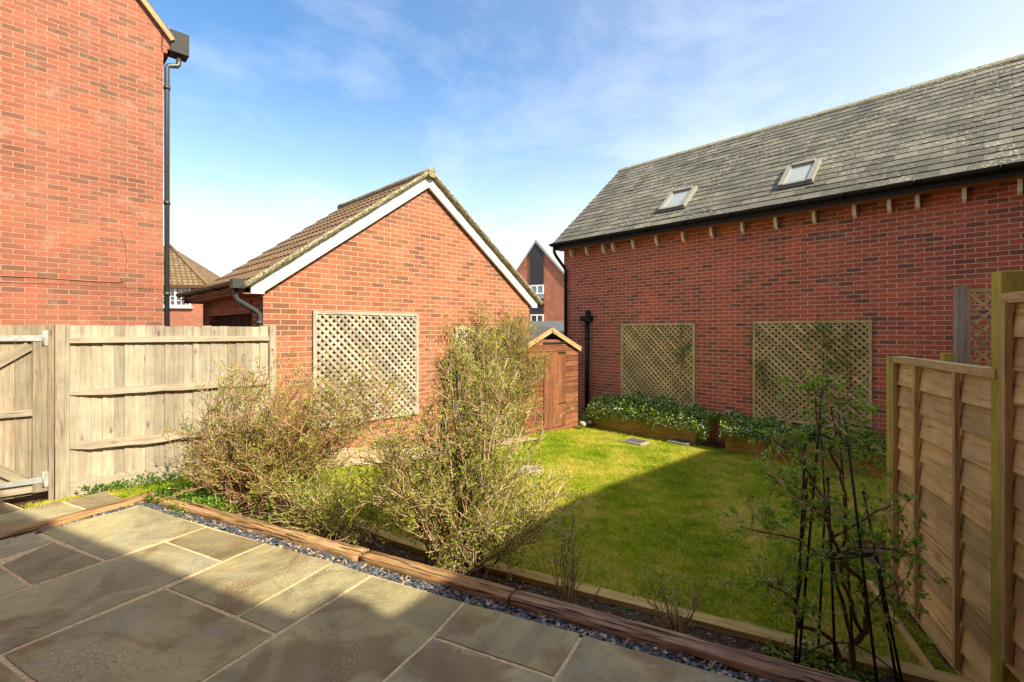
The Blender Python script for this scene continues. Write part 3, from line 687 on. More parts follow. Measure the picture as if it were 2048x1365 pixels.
for c_ in range(nc):
    off = (c_ % 2)*sw/2 + R.uniform(-.01, .01); k = int(L/sw)+2
    for i in range(k):
        a0 = max(0, i*sw-off+.002); a1 = min(L, (i+1)*sw-off-.002)
        if a1-a0 < .03: continue
        j = R.uniform(-.006, .006); lf = R.uniform(0, .004) + (R.uniform(.004, .010) if R.random() < .06 else 0)
        base = rw(ve,OV,2.26)+sl_dir*(g*c_+j-(.02 if c_ == 0 else 0)); th = .012
        lo0, lo1 = base-D_*a0+rnorm*(.014+lf), base-D_*a1+rnorm*(.014+lf+R.uniform(-.002, .003))
        up = sl_dir*(g*1.04); hi0, hi1 = base-D_*a0+up+rnorm*.003, base-D_*a1+up+rnorm*.003
        i0 = len(b.v); b.v += [tuple(p) for p in (lo0, lo1, hi1, hi0, lo0-rnorm*th, lo1-rnorm*th)]
        for f in ([0,1,2,3], [4,5,1,0]): b.f.append([i0+t_ for t_ in f]); b.uv += [(0,0)]*4; b.sm.append(False)
b.build('roof_slates', M['slate'], lb)
b = MB(); k = 45
for i in range(k):
    p0 = rw(ve+.02-(L+.04)*i/k,-HS,RZ+.0+R.uniform(-.004,.006)); p1 = rw(ve+.02-(L+.04)*(i+.985)/k,-HS,RZ+.0+R.uniform(-.004,.006))
    for sgn in (1, -1):
        dn = (N_*(-.12)*1 if sgn > 0 else N_*.12) - UP*.10
        qd = [p0+UP*.035, p1+UP*.035, p1+dn+UP*.035, p0+dn+UP*.035]; b.poly(qd if sgn < 0 else qd[::-1])
        b.poly([qd[3], qd[2], qd[2]-UP*.02, qd[3]-UP*.02])
b.build('ridge_tiles', M['verge'], lb)
gutter(lb, rw(ve+.03,OV+.05,2.235), rw(ce-.15,OV+.05,2.235), -N_, .065)
b = MB(); b.box(rw(ce-.13,OV-.02,2.08), D_, -N_, UP, ve-ce+.1, .022, .15); b.build('fascia', M['black_plastic'], lb)
b = MB(); b.box(rw(ce,0.003,2.072), D_, -N_, UP, cs-ce+.06, OV-.02, .012); b.build('soffit', M['lintel_wood'], lb)
for u in (1139,1170,1203,1223,1263,1310,1363,1420,1482,1549,1626,1707,1777,1834,1928,2040):
    s_ = rs(u, .15); b = MB(); w_ = .05
    for sg in (-1, 1):
        P = [rw(s_+sg*w_/2,.002,2.07), rw(s_+sg*w_/2,.13,2.07), rw(s_+sg*w_/2,.125,1.98), rw(s_+sg*w_/2,.09,1.91), rw(s_+sg*w_/2,.05,1.88), rw(s_+sg*w_/2,.002,1.86)]
        b.poly(P if sg < 0 else P[::-1])
    A = b.v[:6]; B_ = b.v[6:][::-1]
    for i in range(6): b.poly([V(A[i]), V(A[(i+1) % 6]), V(B_[(i+1) % 6]), V(B_[i])])
    b.build('corbel', M['corbel'], lb)
# downpipes
b = MB(); sp = cs-.10; b.tube([rw(cs+.05,OV+.03,2.17), rw(cs+.05,OV+.03,2.02), rw(cs+.03,OV-.02,1.92), rw(sp,.10,1.62), rw(sp,.055,1.55), rw(sp,.055,-2.2)], .04, 10)
for z in (1.3, .2, -.9): b.tube([rw(sp,.055,z-.025), rw(sp,.055,z+.025)], .05, 10)
b.build('downpipe', M['black_plastic'], lb)
sp = rs(1174, .06); b = MB(); b.tube([rw(sp,.06,.22), rw(sp,.06,-2.2)], .055, 12)
b.box(rw(sp-.14,.0,.22), D_, -N_, UP, .28, .16, .14); b.tube([rw(sp-.02,.01,.44), rw(sp-.02,.09,.44)], .055, 12); b.tube([rw(sp-.02,.07,.44), rw(sp-.02,.07,.30)], .05, 10)
for z in (-.2, -1.2): b.tube([rw(sp,.06,z-.02), rw(sp,.06,z+.02)], .067, 12)
b.build('hopper_pipe', M['black_plastic'], lb)
# skylights lie on the roof plane
def on_roof(u, v): 
    q = rw(0,OV,2.26); return hit(u, v, rnorm, q.dot(rnorm))
for nm, cn in (('small', [(1341.5,391),(1394,379),(1371,418),(1323,424)]), ('large', [(1575,342),(1643,324),(1627,367),(1560,379)])):
    P = [on_roof(*c) for c in cn]; q0 = rw(0,OV,2.26)
    A = [(-(p-q0).dot(D_), (p-q0).dot(sl_dir)) for p in P]
    a0, a1 = (A[0][0]+A[3][0])/2, (A[1][0]+A[2][0])/2; t0, t1 = (A[2][1]+A[3][1])/2, (A[0][1]+A[1][1])/2
    org = q0 - D_*a0 + sl_dir*t0 + rnorm*.012; w, h = a1-a0, t1-t0; ad = -D_
    b = MB(); fr = .085; hh = .085
    b.box(org, ad, sl_dir, rnorm, fr, h, hh); b.box(org+ad*(w-fr), ad, sl_dir, rnorm, fr, h, hh)
    b.box(org+ad*fr, ad, sl_dir, rnorm, w-2*fr, fr*.8, hh-.015); b.box(org+ad*fr+sl_dir*(h-fr), ad, sl_dir, rnorm, w-2*fr, fr, hh+.02)
    fl = b.build('skylight', M['skyframe'], lb)
    b = MB(); b.box(org+ad*fr+sl_dir*fr*.8, ad, sl_dir, rnorm, w-2*fr, h-fr*1.8, .05); b.build('pane', M['skyglass'], fl)
    b = MB(); b.box(org-sl_dir*.05-ad*.03, ad, sl_dir, rnorm, w+.06, .05, .03); b.build('flashing', M['drain'], fl)
# trellises on this wall
for (ua, ub, zt, hh, lab) in ((1242, 1390, .155, 1.75, 'narrower tan diamond trellis on the long brick wall above the flowering planter'), (1506, 1744, .17, 1.83, 'wider tan diamond trellis with climbing stems on the long brick wall behind the metal support')):
    sa, sb = rs(ua, .03), rs(ub, .03)
    trellis(rw(sa,.012,zt-hh), -D_, UP, -N_, sa-sb, hh, M['trellis_tan'], lab, None)

# ------------------------------------------------------------------ left brick house
HC = V((-5.69, 7.75, 0)); HA = n2(1985-U0-327+327, F) if False else n2(.7018, .7124); HB = n2(-.7124, .7018)
def hp(a, o=0, z=0): return HC + HA*a - HB*o + UP*z
hs = thing('brick_house', hp(-4, -4, -1.8), 'tall red brick house end wall with black downpipe rising behind the left fence', 'house')
EH = 4.86; PT = math.tan(math.radians(50)); HW = 9.0
b = MB(); b.poly([hp(-HW,0,-2.3), hp(0,0,-2.3), hp(0,0,EH), hp(-HW/2,0,EH+HW/2*PT), hp(-HW,0,EH)], [(0,-2.3),(HW,-2.3),(HW,EH),(HW/2,EH+HW/2*PT),(0,EH)])
b.poly([hp(0,0,-2.3), hp(0,-8,-2.3), hp(0,-8,EH), hp(0,0,EH)], [(0,-2.3),(8,-2.3),(8,EH),(0,EH)])
for i in range(4): b.box(hp(-.03,-.0,EH-.32+.075*i), HA, HB, UP, .03+.055*(i+1), .3, .075, uvo=(HW-.03, EH-.32+.075*i))
b.build('wall', M['brick_house'], hs)
b = MB(); q = [hp(-HW/2,.06,EH+HW/2*PT+.05), hp(.12,.06,EH-.12*PT+.05), hp(.12,-8,EH-.12*PT+.05), hp(-HW/2,-8,EH+HW/2*PT+.05)]
b.poly(q); b.poly([p+UP*.09 for p in q][::-1]); b.poly([q[0], q[1], q[1]+UP*.09, q[0]+UP*.09]); b.poly([q[1], q[2], q[2]+UP*.09, q[1]+UP*.09])
q = [hp(-HW/2,.06,EH+HW/2*PT+.05), hp(-HW-.35,.06,EH-.35*PT+.05), hp(-HW-.35,-8,EH-.35*PT+.05), hp(-HW/2,-8,EH+HW/2*PT+.05)]; b.poly(q)
b.build('roof', M['felt'], hs)
b = MB(); p, q = hp(-HW/2,.055,EH+HW/2*PT+.03), hp(.12,.055,EH-.12*PT+.04); b.bar(p, q, .05, .07, UP); b.build('verge_strip', M['shed_trim'], hs)
# gutter end box and pipe
b = MB(); b.box(hp(.09,.04,EH-.27), HA, HB, UP, .26, .26, .36); b.build('eaves_box', M['black_plastic'], hs, .006)
gutter(hs, hp(.12,-.25,EH-.08), hp(.12,-8,EH-.08), HA, .05)
b = MB(); b.tube([hp(.22,-.06,EH-.30), hp(.22,-.06,EH-.42), hp(.20,-.06,EH-.45), hp(.08,-.06,EH-.49), hp(.06,-.06,EH-.53), hp(.06,-.06,-2.1)], .038, 12)
for z in (4.0, 2.1, .6): b.tube([hp(.06,-.06,z-.03), hp(.06,-.06,z+.03)], .048, 12)
b.build('downpipe', M['grey_plastic'], hs)
def hw(u, v): return hit(u, v, HB, HC.dot(HB)) - HB*.012
b = MB(); b.tube([hw(-60,552), hw(0,552), hw(85,556), hw(175,562), hw(240,565), hw(249,562), hw(252,545), hw(254,520), hw(251,490), hw(242,460)], .0045, 6); b.build('cable', M['lintel_wood'], hs)
b = MB(); b.tube([hw(-60,563), hw(0,564), hw(130,568), hw(260,575), hw(325,578)], .003, 6); b.build('cable', M['lintel_wood'], hs)

# ------------------------------------------------------------------ far buildings
fb = thing('far_house', ray(370)*26+UP*-2, 'distant brick house with brown hipped roof and white casement window', 'house')
def fp(u, v, Y=26): return ray(u, v)*Y
z_e = fp(380, 572).z
b = MB(); c0, c1 = fp(408, 661), V((-22, 33, 0)); A, B_ = V((c0.x, c0.y, 0)), V((-26.5, 24.0, 0))
W0 = (A-B_).length; b.poly([B_+UP*-2.5, A+UP*-2.5, A+UP*z_e, B_+UP*z_e], [(0,-2.5),(W0,-2.5),(W0,z_e),(0,z_e)])
bdir = (A-B_)/W0; bk = V((-bdir.y, bdir.x, 0)); b.poly([A+UP*-2.5, A+bk*6+UP*-2.5, A+bk*6+UP*z_e, A+UP*z_e], [(0,-2.5),(6,-2.5),(6,z_e),(0,z_e)])
b.build('wall', M['brick_far'], fb)
tb_ = NT('far roof tile', .9, .2); bt = tb_.n('TexBrick'); tb_.l(tb_.coord('UV'), bt.inputs['Vector'])
for k, val in (('Scale', 1), ('Brick Width', .25), ('Row Height', .28), ('Mortar Size', .03), ('Mortar Smooth', .6)): bt.inputs[k].default_value = val
bt.inputs['Color1'].default_value = (.17, .115, .065, 1); bt.inputs['Color2'].default_value = (.25, .175, .10, 1); bt.inputs['Mortar'].default_value = (.10, .06, .03, 1)
tb_.col(bt.outputs['Color']); tb_.bump(tb_.math('SUBTRACT', 1, bt.outputs['Fac']), 1, .05); M['far_tile'] = tb_.m
Ae = A + bdir*.3 - bk*.3; Be = B_ - bk*.3; hr = 2.6; ap = 3.3
b = MB(); R1 = Ae - bdir*ap + bk*ap + UP*(z_e+hr); R2 = Be - bdir*1 + bk*ap + UP*(z_e+hr)
b.poly([Be+UP*z_e, Ae+UP*z_e, R1, R2], [(0,0),(W0,0),(W0-ap,4.2),(0,4.2)]); b.poly([Ae+UP*z_e, Ae+bk*2*ap+UP*z_e, R1], [(0,0),(6.6,0),(3.3,4.2)])
b.poly([Ae+UP*(z_e-.15), Be+UP*(z_e-.15), Be+UP*z_e, Ae+UP*z_e][::-1]); b.build('roof', M['far_tile'], fb)
b = MB(); b.tube([Ae+UP*(z_e+.03), R1+UP*.03], .09, 6); b.build('hip_tiles', M['tile'], fb)
wo = hit(346, 614, bk, A.dot(bk)); we = hit(383, 574, bk, A.dot(bk)); ww = (we-wo).dot(bdir)+.6; wh = we.z-wo.z; wo = wo-bdir*.6-bk*.03
b = MB(); th = .1
b.box(wo, bdir, -bk, UP, ww, .06, th); b.box(wo+UP*(wh-th), bdir, -bk, UP, ww, .06, th)
for x in (0, ww/2-th/2, ww-th): b.box(wo+bdir*x+UP*th, bdir, -bk, UP, th, .06, wh-2*th)
for hx in (0, 1):
    x0 = th/2+hx*(ww/2-.0)
    for i in (1, 2): b.box(wo+bdir*(x0+(ww/2-th)*i/3)+UP*th, bdir, -bk, UP, .025, .04, wh-2*th)
    for i in (1, 2, 3): b.box(wo+bdir*(th+hx*(ww/2-th/2))+UP*(th+(wh-2*th)*i/4), bdir, -bk, UP, ww/2-1.5*th, .035, .025)
b.box(wo-bdir*.1-UP*.08, bdir, -bk, UP, ww+.2, .14, .07)
wf = b.build('window', M['white_upvc'], fb)
b = MB(); b.poly([wo+UP*.02, wo+bdir*ww+UP*.02, wo+bdir*ww+UP*wh, wo+UP*wh]); b.build('pane', M['glass'], wf)

ft = thing('tower_house', ray(1080)*45+UP*-2, 'distant three storey brick gable house with dark cladding strip between two walls', 'house')
Y = 45; L0, R0 = fp(1030, 661, Y), fp(1119, 661, Y); td = n2(.9, -.43); tk = V((-td.y, td.x, 0)); O_ = V((L0.x, L0.y, 0))
def tt(u, v, o=0): p = hit(u, v, tk, O_.dot(tk)); return p - tk*o
apx = tt(1073, 481); le = tt(1024, 556); re_ = tt(1122, 532) ; re_z = tt(1150, 572).z; le_z = tt(1030, 548).z
b = MB(); pl = [tt(1024, 700), tt(1150, 700), V((tt(1150,600).x, tt(1150,600).y, re_z)), apx, V((le.x, le.y, le.z))]
uvs = [((p-O_).dot(td), p.z) for p in pl]; b.poly(pl, uvs); rt = V((tt(1150,600).x, tt(1150,600).y, 0))
b.poly([rt+UP*-3, rt+tk*8+UP*-3, rt+tk*8+UP*re_z, rt+UP*re_z], [(0,-3),(8,-3),(8,re_z),(0,re_z)]); b.build('wall', M['brick_far'], ft)
b = MB(); er = V((rt.x, rt.y, re_z))-tk*.2+td*.2-UP*.1; b.poly([apx-tk*.2+UP*.05, er, er+tk*9, apx+tk*9+UP*.05]); el = V((le.x, le.y, le.z))-tk*.2
b.poly([el, apx-tk*.2+UP*.05, apx+tk*9+UP*.05, el+tk*9]); b.poly([apx-tk*.2+UP*.05, apx-tk*.2-UP*.25, er-UP*.2, er]); b.poly([apx-tk*.2+UP*.05, el, el-UP*.2, apx-tk*.2-UP*.25]); b.build('roof', M['zinc'], ft)
b = MB(); A_, B2 = tt(1061, 690, .1), tt(1088, 690, .1)
zt1, zt2 = tt(1061, 499).z, tt(1088, 499).z
b.poly([A_, B2, V((B2.x,B2.y,zt2)), V((apx.x,apx.y,apx.z-.1))-tk*.1, V((A_.x,A_.y,zt1))]); b.build('cladding_panel', M['cladding'], ft)
for (v0, v1) in ((570, 590), (629, 652)):
    a_, c_ = tt(1062, v1, .14), tt(1089, v0, .14); w = (c_-a_).dot(td); h = c_.z-a_.z; th = .13; b = MB()
    b.box(a_, td, -tk, UP, w, .06, th); b.box(a_+UP*(h-th), td, -tk, UP, w, .06, th)
    for x in (0, w/2-th/2, w-th): b.box(a_+td*x+UP*th, td, -tk, UP, th, .06, h-2*th)
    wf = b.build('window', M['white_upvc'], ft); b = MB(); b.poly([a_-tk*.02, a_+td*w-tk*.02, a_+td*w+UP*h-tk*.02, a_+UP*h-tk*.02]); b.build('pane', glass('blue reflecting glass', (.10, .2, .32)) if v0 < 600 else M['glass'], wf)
b = MB(); a_, c_ = tt(1075, 598, .13), tt(1088, 590, .13); b.box(a_, td, -tk, UP, (c_-a_).dot(td), .04, c_.z-a_.z); b.build('spandrel', M['zinc'], ft)
# low grey roof behind the shed
ob = thing('outbuilding', V((3.1, 22, -2.2)), 'low outbuilding with plain grey roof glimpsed above the garden shed', 'outbuilding')
b = MB(); b.box(V((-.5,18,-2.3)), V((1,0,0)), V((0,1,0)), UP, 2.9, 3, 2.05); b.build('wall', M['brick_far'], ob)
b = MB(); b.poly([V((-.7,17.8,-.3)), V((2.6,17.8,-.3)), V((2.6,19.5,.38)), V((-.7,19.5,.38))]); b.poly([V((-.7,19.5,.38)), V((2.6,19.5,.38)), V((2.6,21.2,-.3)), V((-.7,21.2,-.3))]); b.build('roof', M['drain'], ob)

# ------------------------------------------------------------------ houses behind the viewer that shade the garden
def block(name, label, o, a, bk, w, dpt, ez, ridge_h, over=.0, mat=M['brick_house']):
    """walls from o along a (w) and bk (dpt); ridge runs along a"""
    T = thing(name, o+a*(w/2)+bk*(dpt/2)+UP*-2, label, 'house'); b = MB(); z0 = -2.4
    cs_ = [o, o+a*w, o+a*w+bk*dpt, o+bk*dpt]
    for i in range(4):
        p, q = cs_[i], cs_[(i+1) % 4]; L = (q-p).length
        b.poly([p+UP*z0, q+UP*z0, q+UP*ez, p+UP*ez], [(0,z0),(L,z0),(L,ez),(0,ez)])
    for p in (o, o+a*w): b.poly([p+UP*ez, p+bk*dpt+UP*ez, p+bk*dpt/2+UP*ridge_h], [(0,ez),(dpt,ez),(dpt/2,ridge_h)])
    b.build('wall', mat, T); b = MB(); pit = (ridge_h-ez)/(dpt/2)
    for sg, base in ((-1, o), (1, o+bk*dpt)):
        e0 = base + bk*(sg*over) + UP*(ez-over*pit+.02); r0 = o+bk*dpt/2+UP*(ridge_h+.02)
        q = [e0, e0+a*w, r0+a*w, r0]; b.poly(q if sg < 0 else q[::-1]); b.poly([p+UP*.08 for p in q][::-1])
        b.poly([q[0], q[1], q[1]+UP*.08, q[0]+UP*.08])
    b.build('roof', M['slate'], T); return T
CT = 1/math.tan(SUN_EL); SM = -SUN_H.dot(M_)*CT; SE = SUN_H.dot(E_)*CT      # shadow drift per metre of height: +SM along M_, -SE along E_
hA = 6.5; mA = 1.87-SM*hA; zA = hA-1.65
T = block('terrace_house', 'brick house whose eaves shade the near paving', em(-6, mA-.35)+UP*0, E_, -M_, 22, 7.5, zA+.35*.9, zA+.35*.9+3.75*.9, .35)
bx = -2.15+SE*hA; b = MB(); b.box(em(bx-.16, mA-.3, zA-.30), E_, M_, UP, .30, .62, .34); b.box(em(bx+.14, mA-.3, zA-.1), E_, M_, UP, .6, .46, .1); b.build('eaves_box', M['black_plastic'], T)  # boxes added on the unseen eaves to shape the bump in their shadow
hB = 5.4; eB = -1.75+SE*hB
wd_ = n2(1.463+SUN_H.x*CT*.4, 3.032+SUN_H.y*CT*.4); wk = V((wd_.y, -wd_.x, 0)); wc = V((.807, 5.64, -2.05))+SUN_H*(CT*(hB-1.65+2.05)); wc.z = 0
T = block('neighbour_wing', 'gabled brick wing beyond the right fence', wc-wk*2.35, -wd_, wk, (wc.dot(M_)+.4)/wd_.dot(M_), 4.7, hB-1.65-2.35*1.02, hB-1.65, 0)
c_ = V((.807, 5.64, -2.05)); d_ = V((3.88, 8.64, -2.22)); hC = 7.2; pc = c_+SUN_H*(CT*hC)+UP*hC; gd = (V((d_.x, d_.y, 0))-V((c_.x, c_.y, 0))).normalized(); gk = V((gd.y, -gd.x, 0))
T = block('corner_house', 'taller brick house beyond the neighbouring garden', V((pc.x, pc.y, 0))-gk*2.2-gd*.0, gd, gk, 9.5, 4.4, pc.z-2.2*1.3, pc.z, 0)

# ------------------------------------------------------------------ shed
SH = -6.62
def shn(a, o=0, z=0): return GA*a + (-GB)*(SH+o) + UP*z
def sa_(u): r = ray(u); p = r*(SH/r.dot(-GB)); return p.dot(GA)
sr, smid = sa_(1155), sa_(1100); slft = 2*smid-sr; sz0 = -2.26
shd = thing('garden_shed', shn(smid, -.35, sz0), 'narrow red brown timber shed with pitched roof between garage and long building', 'shed')
az, ez_ = .0, -.42; b = MB()
nB = 17
for i in range(nB):
    z0 = sz0+.04+i*.118; z1 = z0+.13
    # clip the boards to the gable outline
    def half(z): return (sr-smid) if z < ez_ else max(.0, (sr-smid)*(az-z)/(az-ez_))
    h0, h1 = half(z0), half(min(z1, az))
    if h0 < .03: break
    z1 = min(z1, az-.01)
    P = [shn(smid-h0, .018, z0), shn(smid+h0, .018, z0), shn(smid+h1, .004, z1), shn(smid-h1, .004, z1)]
    ox = R.random()*30; b.poly(P, [(ox, 0), (ox+2*h0, 0), (ox+2*h0, .12), (ox, .12)]); b.poly([P[0], P[1], P[1]+GB*.02, P[0]+GB*.02][::-1])
    for sd_, a in ((-1, slft), (1, sr)):
        if z1 < ez_+.12:
            Q = [shn(a,.018,z0), shn(a,-.68,z0), shn(a,-.68,z1), shn(a,.004,z1)]; Q = [q+GA*sd_*.002 for q in Q]; b.poly(Q if sd_ > 0 else Q[::-1], [(ox,0),(ox+.7,0),(ox+.7,.12),(ox,.12)])
b.build('cladding', M['shed_wood'], shd)
da, db = sa_(1086), sa_(1129)
b = MB(); k = 5
for i in range(k): b.box(shn(da+(db-da)*i/k+.001, .018, sz0+.16), GA, -GB, UP, (db-da)/k-.002, .018, 1.58)
dr = b.build('door', M['shed_wood'], shd)
for z in (-.50, -1.62): MB().box(shn(db-.26, .037, z), GA, -GB, UP, .28, .005, .025).build('hinge', M['iron'], dr)
MB().box(shn(da-.02,.021,-.29), GA, -GB, UP, db-da+.06, .022, .035).build('door_head', M['iron'], shd)
for sg in (-1, 1):
    b = MB(); L = (sr-smid)+.07; p = shn(smid, .05, az+.05); q = shn(smid+sg*L, .05, az+.05-L*(az-ez_)/(sr-smid)); d = (q-p).normalized(); u_ = (-GB).cross(d)
    if u_.z < 0: u_ = -u_
    b.box(p-u_*.09, d, u_, -GB, (q-p).length, .10, .02); b.build('bargeboard', M['shed_trim'], shd)
    b = MB(); b.box(p+GB*.02+u_*.012, d, u_, GB, (q-p).length+.03, .015, .76); b.build('roof', M['felt'], shd)
b = MB(); b.box(shn(slft, -.66, sz0-.08), GA, -GB, UP, sr-slft, .66, .10); b.build('floor_frame', M['sleeper_red'], shd)

# ------------------------------------------------------------------ raised planters
def planter(s0, s1_, label):
    T = thing('planter_box', rw((s0+s1_)/2, .35, -2.25), label, 'planter', 'timber raised beds against the long brick wall')
    for i in range(3):
        z = -2.36+.165*i
        MB().box(rw(s1_,.57,z), D_, -N_, UP, s0-s1_, .06, .163, uvo=(R.random()*40, R.random()*9)).build('board', M['bed_wood'], T, .004)
        for s_ in (s0-.06, s1_): MB().box(rw(s_,.03,z), -N_, D_, UP, .54, .06, .163).build('end_board', M['bed_wood'], T, .004)
    b = MB(); b.poly([rw(s0-.07,.03,-1.93), rw(s1_+.07,.03,-1.93), rw(s1_+.07,.56,-1.93), rw(s0-.07,.56,-1.93)][::-1]); b.build('soil', M['soil'], T)
p1 = (rs(1190,.63), rs(1391,.63)); p2 = (rs(1450.5,.63), rs(1450.5,.63)-3.3)
planter(*p1, 'timber planter box filled with white flowers beside the tall black pipe')
planter(*p2, 'timber planter box half hidden behind the metal plant support and lap fence')

# ------------------------------------------------------------------ foliage generators
def unit(n):
    v = NR.normal(size=(n, 3)); return v/np.linalg.norm(v, axis=1, keepdims=True)
def leaves_arr(c, size, aspect=.5, up=.3, dirs=None):
    n = len(c); s = NR.uniform(.6, 1.25, n)[:, None]*size
    d = unit(n) if dirs is None else dirs + unit(n)*.6; d = d/np.linalg.norm(d, axis=1, keepdims=True)
    nr = unit(n)+np.array([0, 0, up]); sd = np.cross(d, nr); sd /= np.linalg.norm(sd, axis=1, keepdims=True)+1e-9
    fold = np.cross(sd, d)*s*.12
    v = np.stack([c, c+d*s*.5+sd*s*aspect*.5+fold, c+d*s, c+d*s*.5-sd*s*aspect*.5+fold], 1)
    return v.reshape(-1, 3)
def twigs_arr(p0, p1, r0, r1):
    d = p1-p0; d = d/(np.linalg.norm(d, axis=1, keepdims=True)+1e-9)
    ref = np.where(np.abs(d[:, 2:3]) > .8, np.array([[1., 0, 0]]), np.array([[0, 0, 1.]]))
    x = np.cross(d, ref); x /= np.linalg.norm(x, axis=1, keepdims=True)+1e-9; y = np.cross(d, x)
    vs = []
    for P, r in ((p0, r0), (p1, r1)):
        for k in range(3):
            a = 2*math.pi*k/3; vs.append(P+x*(r*math.cos(a))[:, None]+y*(r*math.sin(a))[:, None])
    v = np.stack(vs, 1).reshape(-1, 3); n = len(p0); b0 = (np.arange(n)*6)[:, None]
    f = np.concatenate([b0+np.array([[0, 1, 4, 3]]), b0+np.array([[1, 2, 5, 4]]), b0+np.array([[2, 0, 3, 5]])], 0)
    return v, f
class Twigs:
    def __init__(s): s.a = []; s.b = []; s.ra = []; s.rb = []; s.tips = []; s.td = []
    def seg(s, p, q, r0, r1): s.a.append(p); s.b.append(q); s.ra.append(r0); s.rb.append(r1)
    def path(s, p, d, L, r0, r1, k=4, wig=.25, grav=.0, lim=None):
        pts = [p]
        for i in range(k):
            d = d + np.array([R.gauss(0, wig), R.gauss(0, wig), R.gauss(0, wig)+grav]); d = d/np.linalg.norm(d)
            q = p+d*(L/k)
            if lim and not lim(q):
                break
            s.seg(p, q, r0+(r1-r0)*i/k, r0+(r1-r0)*(i+1)/k); p = q; pts.append(p)
        return pts, d
    def build(s, name, mat, parent):
        v, f = twigs_arr(np.array(s.a), np.array(s.b), np.array(s.ra), np.array(s.rb)); return arr_mesh(name, v, 4, mat, parent, nf=f)
def shrub(root, base, lobes, nl, n2, n3, leaf_n, leaf_s, twig, leafm, r=.011, spread=.12, lim=None, tl=.13, sl=.32, thick=.0022):
    """base: foot; lobes: list of (centre, radii, weight) that the crown fills"""
    T = Twigs(); base = np.array(base); wts = [l[2] for l in lobes]
    for i in range(nl):
        c, rad, _ = R.choices(lobes, wts)[0]; u = unit(1)[0]; rr = R.uniform(.45, 1)**.6
        tgt = np.array(c)+u*np.array(rad)*rr
        a = R.uniform(0, 6.28); foot = base+np.array([math.cos(a), math.sin(a), 0])*R.uniform(0, spread)
        k = 7; P = [foot]; mid = foot*.45+tgt*.55+np.array([0, 0, -.08]); r0 = r*R.uniform(.5, 1.1)
        for j in range(1, k+1):
            t_ = j/k; q = foot*(1-t_)**2+2*mid*t_*(1-t_)+tgt*t_**2
            q = q+np.array([R.gauss(0, .026), R.gauss(0, .026), R.gauss(0, .02)])
            if lim and not lim(q): break
            T.seg(P[-1], q, r0*(1-.7*(t_-1/k)), r0*(1-.7*t_)); P.append(q)
        for _ in range(n2):
            ti = R.uniform(.3, 1)*(len(P)-1); i0 = min(int(ti), len(P)-2)
            if i0 < 0: continue
            p = P[i0]+(P[i0+1]-P[i0])*(ti-i0); d = (P[i0+1]-P[i0]); d = d/np.linalg.norm(d)
            d = d*.7+unit(1)[0]*.8+np.array([0, 0, .25]); d = d/np.linalg.norm(d)
            pts, dd = T.path(p, d, sl*R.uniform(.4, 1.2), thick*1.7, thick, 4, .2, .03, lim)
            for _ in range(n3):
                q = R.choice(pts[1:]) if len(pts) > 1 else p
                d3 = dd*.8+unit(1)[0]*.8+np.array([0, 0, .3]); d3 = d3/np.linalg.norm(d3)
                pp, de = T.path(q, d3, tl*R.uniform(.4, 1.3), thick, thick*.6, 2, .2, 0, lim)
                for x in pp[1:]: T.tips.append(x); T.td.append(de)
    T.build('stems', twig, root)
    tips = np.array(T.tips); td = np.array(T.td); idx = NR.integers(0, len(tips), leaf_n)
    c = tips[idx]+NR.normal(0, .008, (leaf_n, 3))
    arr_mesh('leaves', leaves_arr(c, leaf_s, .5, .3, td[idx]), 4, leafm, root)
    return T
def on(u, v_depth_Y, z): p = ray(u)*v_depth_Y; return (p.x, p.y, z)
def pt(u, v, Y): p = ray(u, v)*Y; return np.array([p.x, p.y, p.z])
# left bush
YA = 4.75
ba = thing('flowering_currant_bush' if False else 'twiggy_bush', (pt(478, 1003, YA)), 'wide reddish twiggy bush just coming into leaf in front of the left fence', 'bush')
lobesA = [(pt(455,820,4.8),(.42,.32,.42),2.5),(pt(560,800,4.75),(.55,.38,.42),4),(pt(660,860,4.7),(.50,.36,.40),4),(pt(600,930,4.5),(.5,.34,.30),2.5),(pt(700,790,4.9),(.36,.3,.22),1.5),(pt(770,790,4.8),(.30,.3,.26),1.6),(pt(420,900,4.8),(.22,.25,.3),1.0)]
shrub(ba, pt(482,1010,4.78), lobesA, 108, 8, 7, 20000, .025, M['twig_red'], M['leaf_spring'], .011, .16)
# tall bush with buried support
YB = 3.85
bb = thing('twiggy_bush', pt(910,1155,YB), 'tall tangled twiggy bush with yellow green buds growing through an iron support', 'bush')
lobesB = [(pt(905,790,3.9),(.42,.38,.36),3),(pt(960,760,4.0),(.36,.36,.32),2),(pt(840,870,3.8),(.44,.40,.34),3.5),(pt(1010,830,3.9),(.40,.36,.42),3),(pt(1055,980,3.8),(.36,.3,.28),3.4),(pt(820,960,3.8),(.42,.34,.28),3),(pt(940,1050,3.75),(.50,.3,.20),2)]
shrub(bb, pt(912,1150,3.82), lobesB, 98, 8, 7, 24000, .025, M['twig'], M['leaf_spring'], .011, .15)
# low growth between them
lg = thing('low_bush', pt(690,1085,4.2), 'low leafy bush sprawling over the soil between the two big twiggy bushes', 'bush')
shrub(lg, pt(680,1075,4.3), [(pt(640,1010,4.3),(.42,.28,.20),3),(pt(740,1030,4.2),(.40,.25,.18),2),(pt(560,1010,4.4),(.3,.22,.16),1.5)], 30, 6, 6, 8000, .024, M['twig'], M['leaf_spring'], .006, .2)
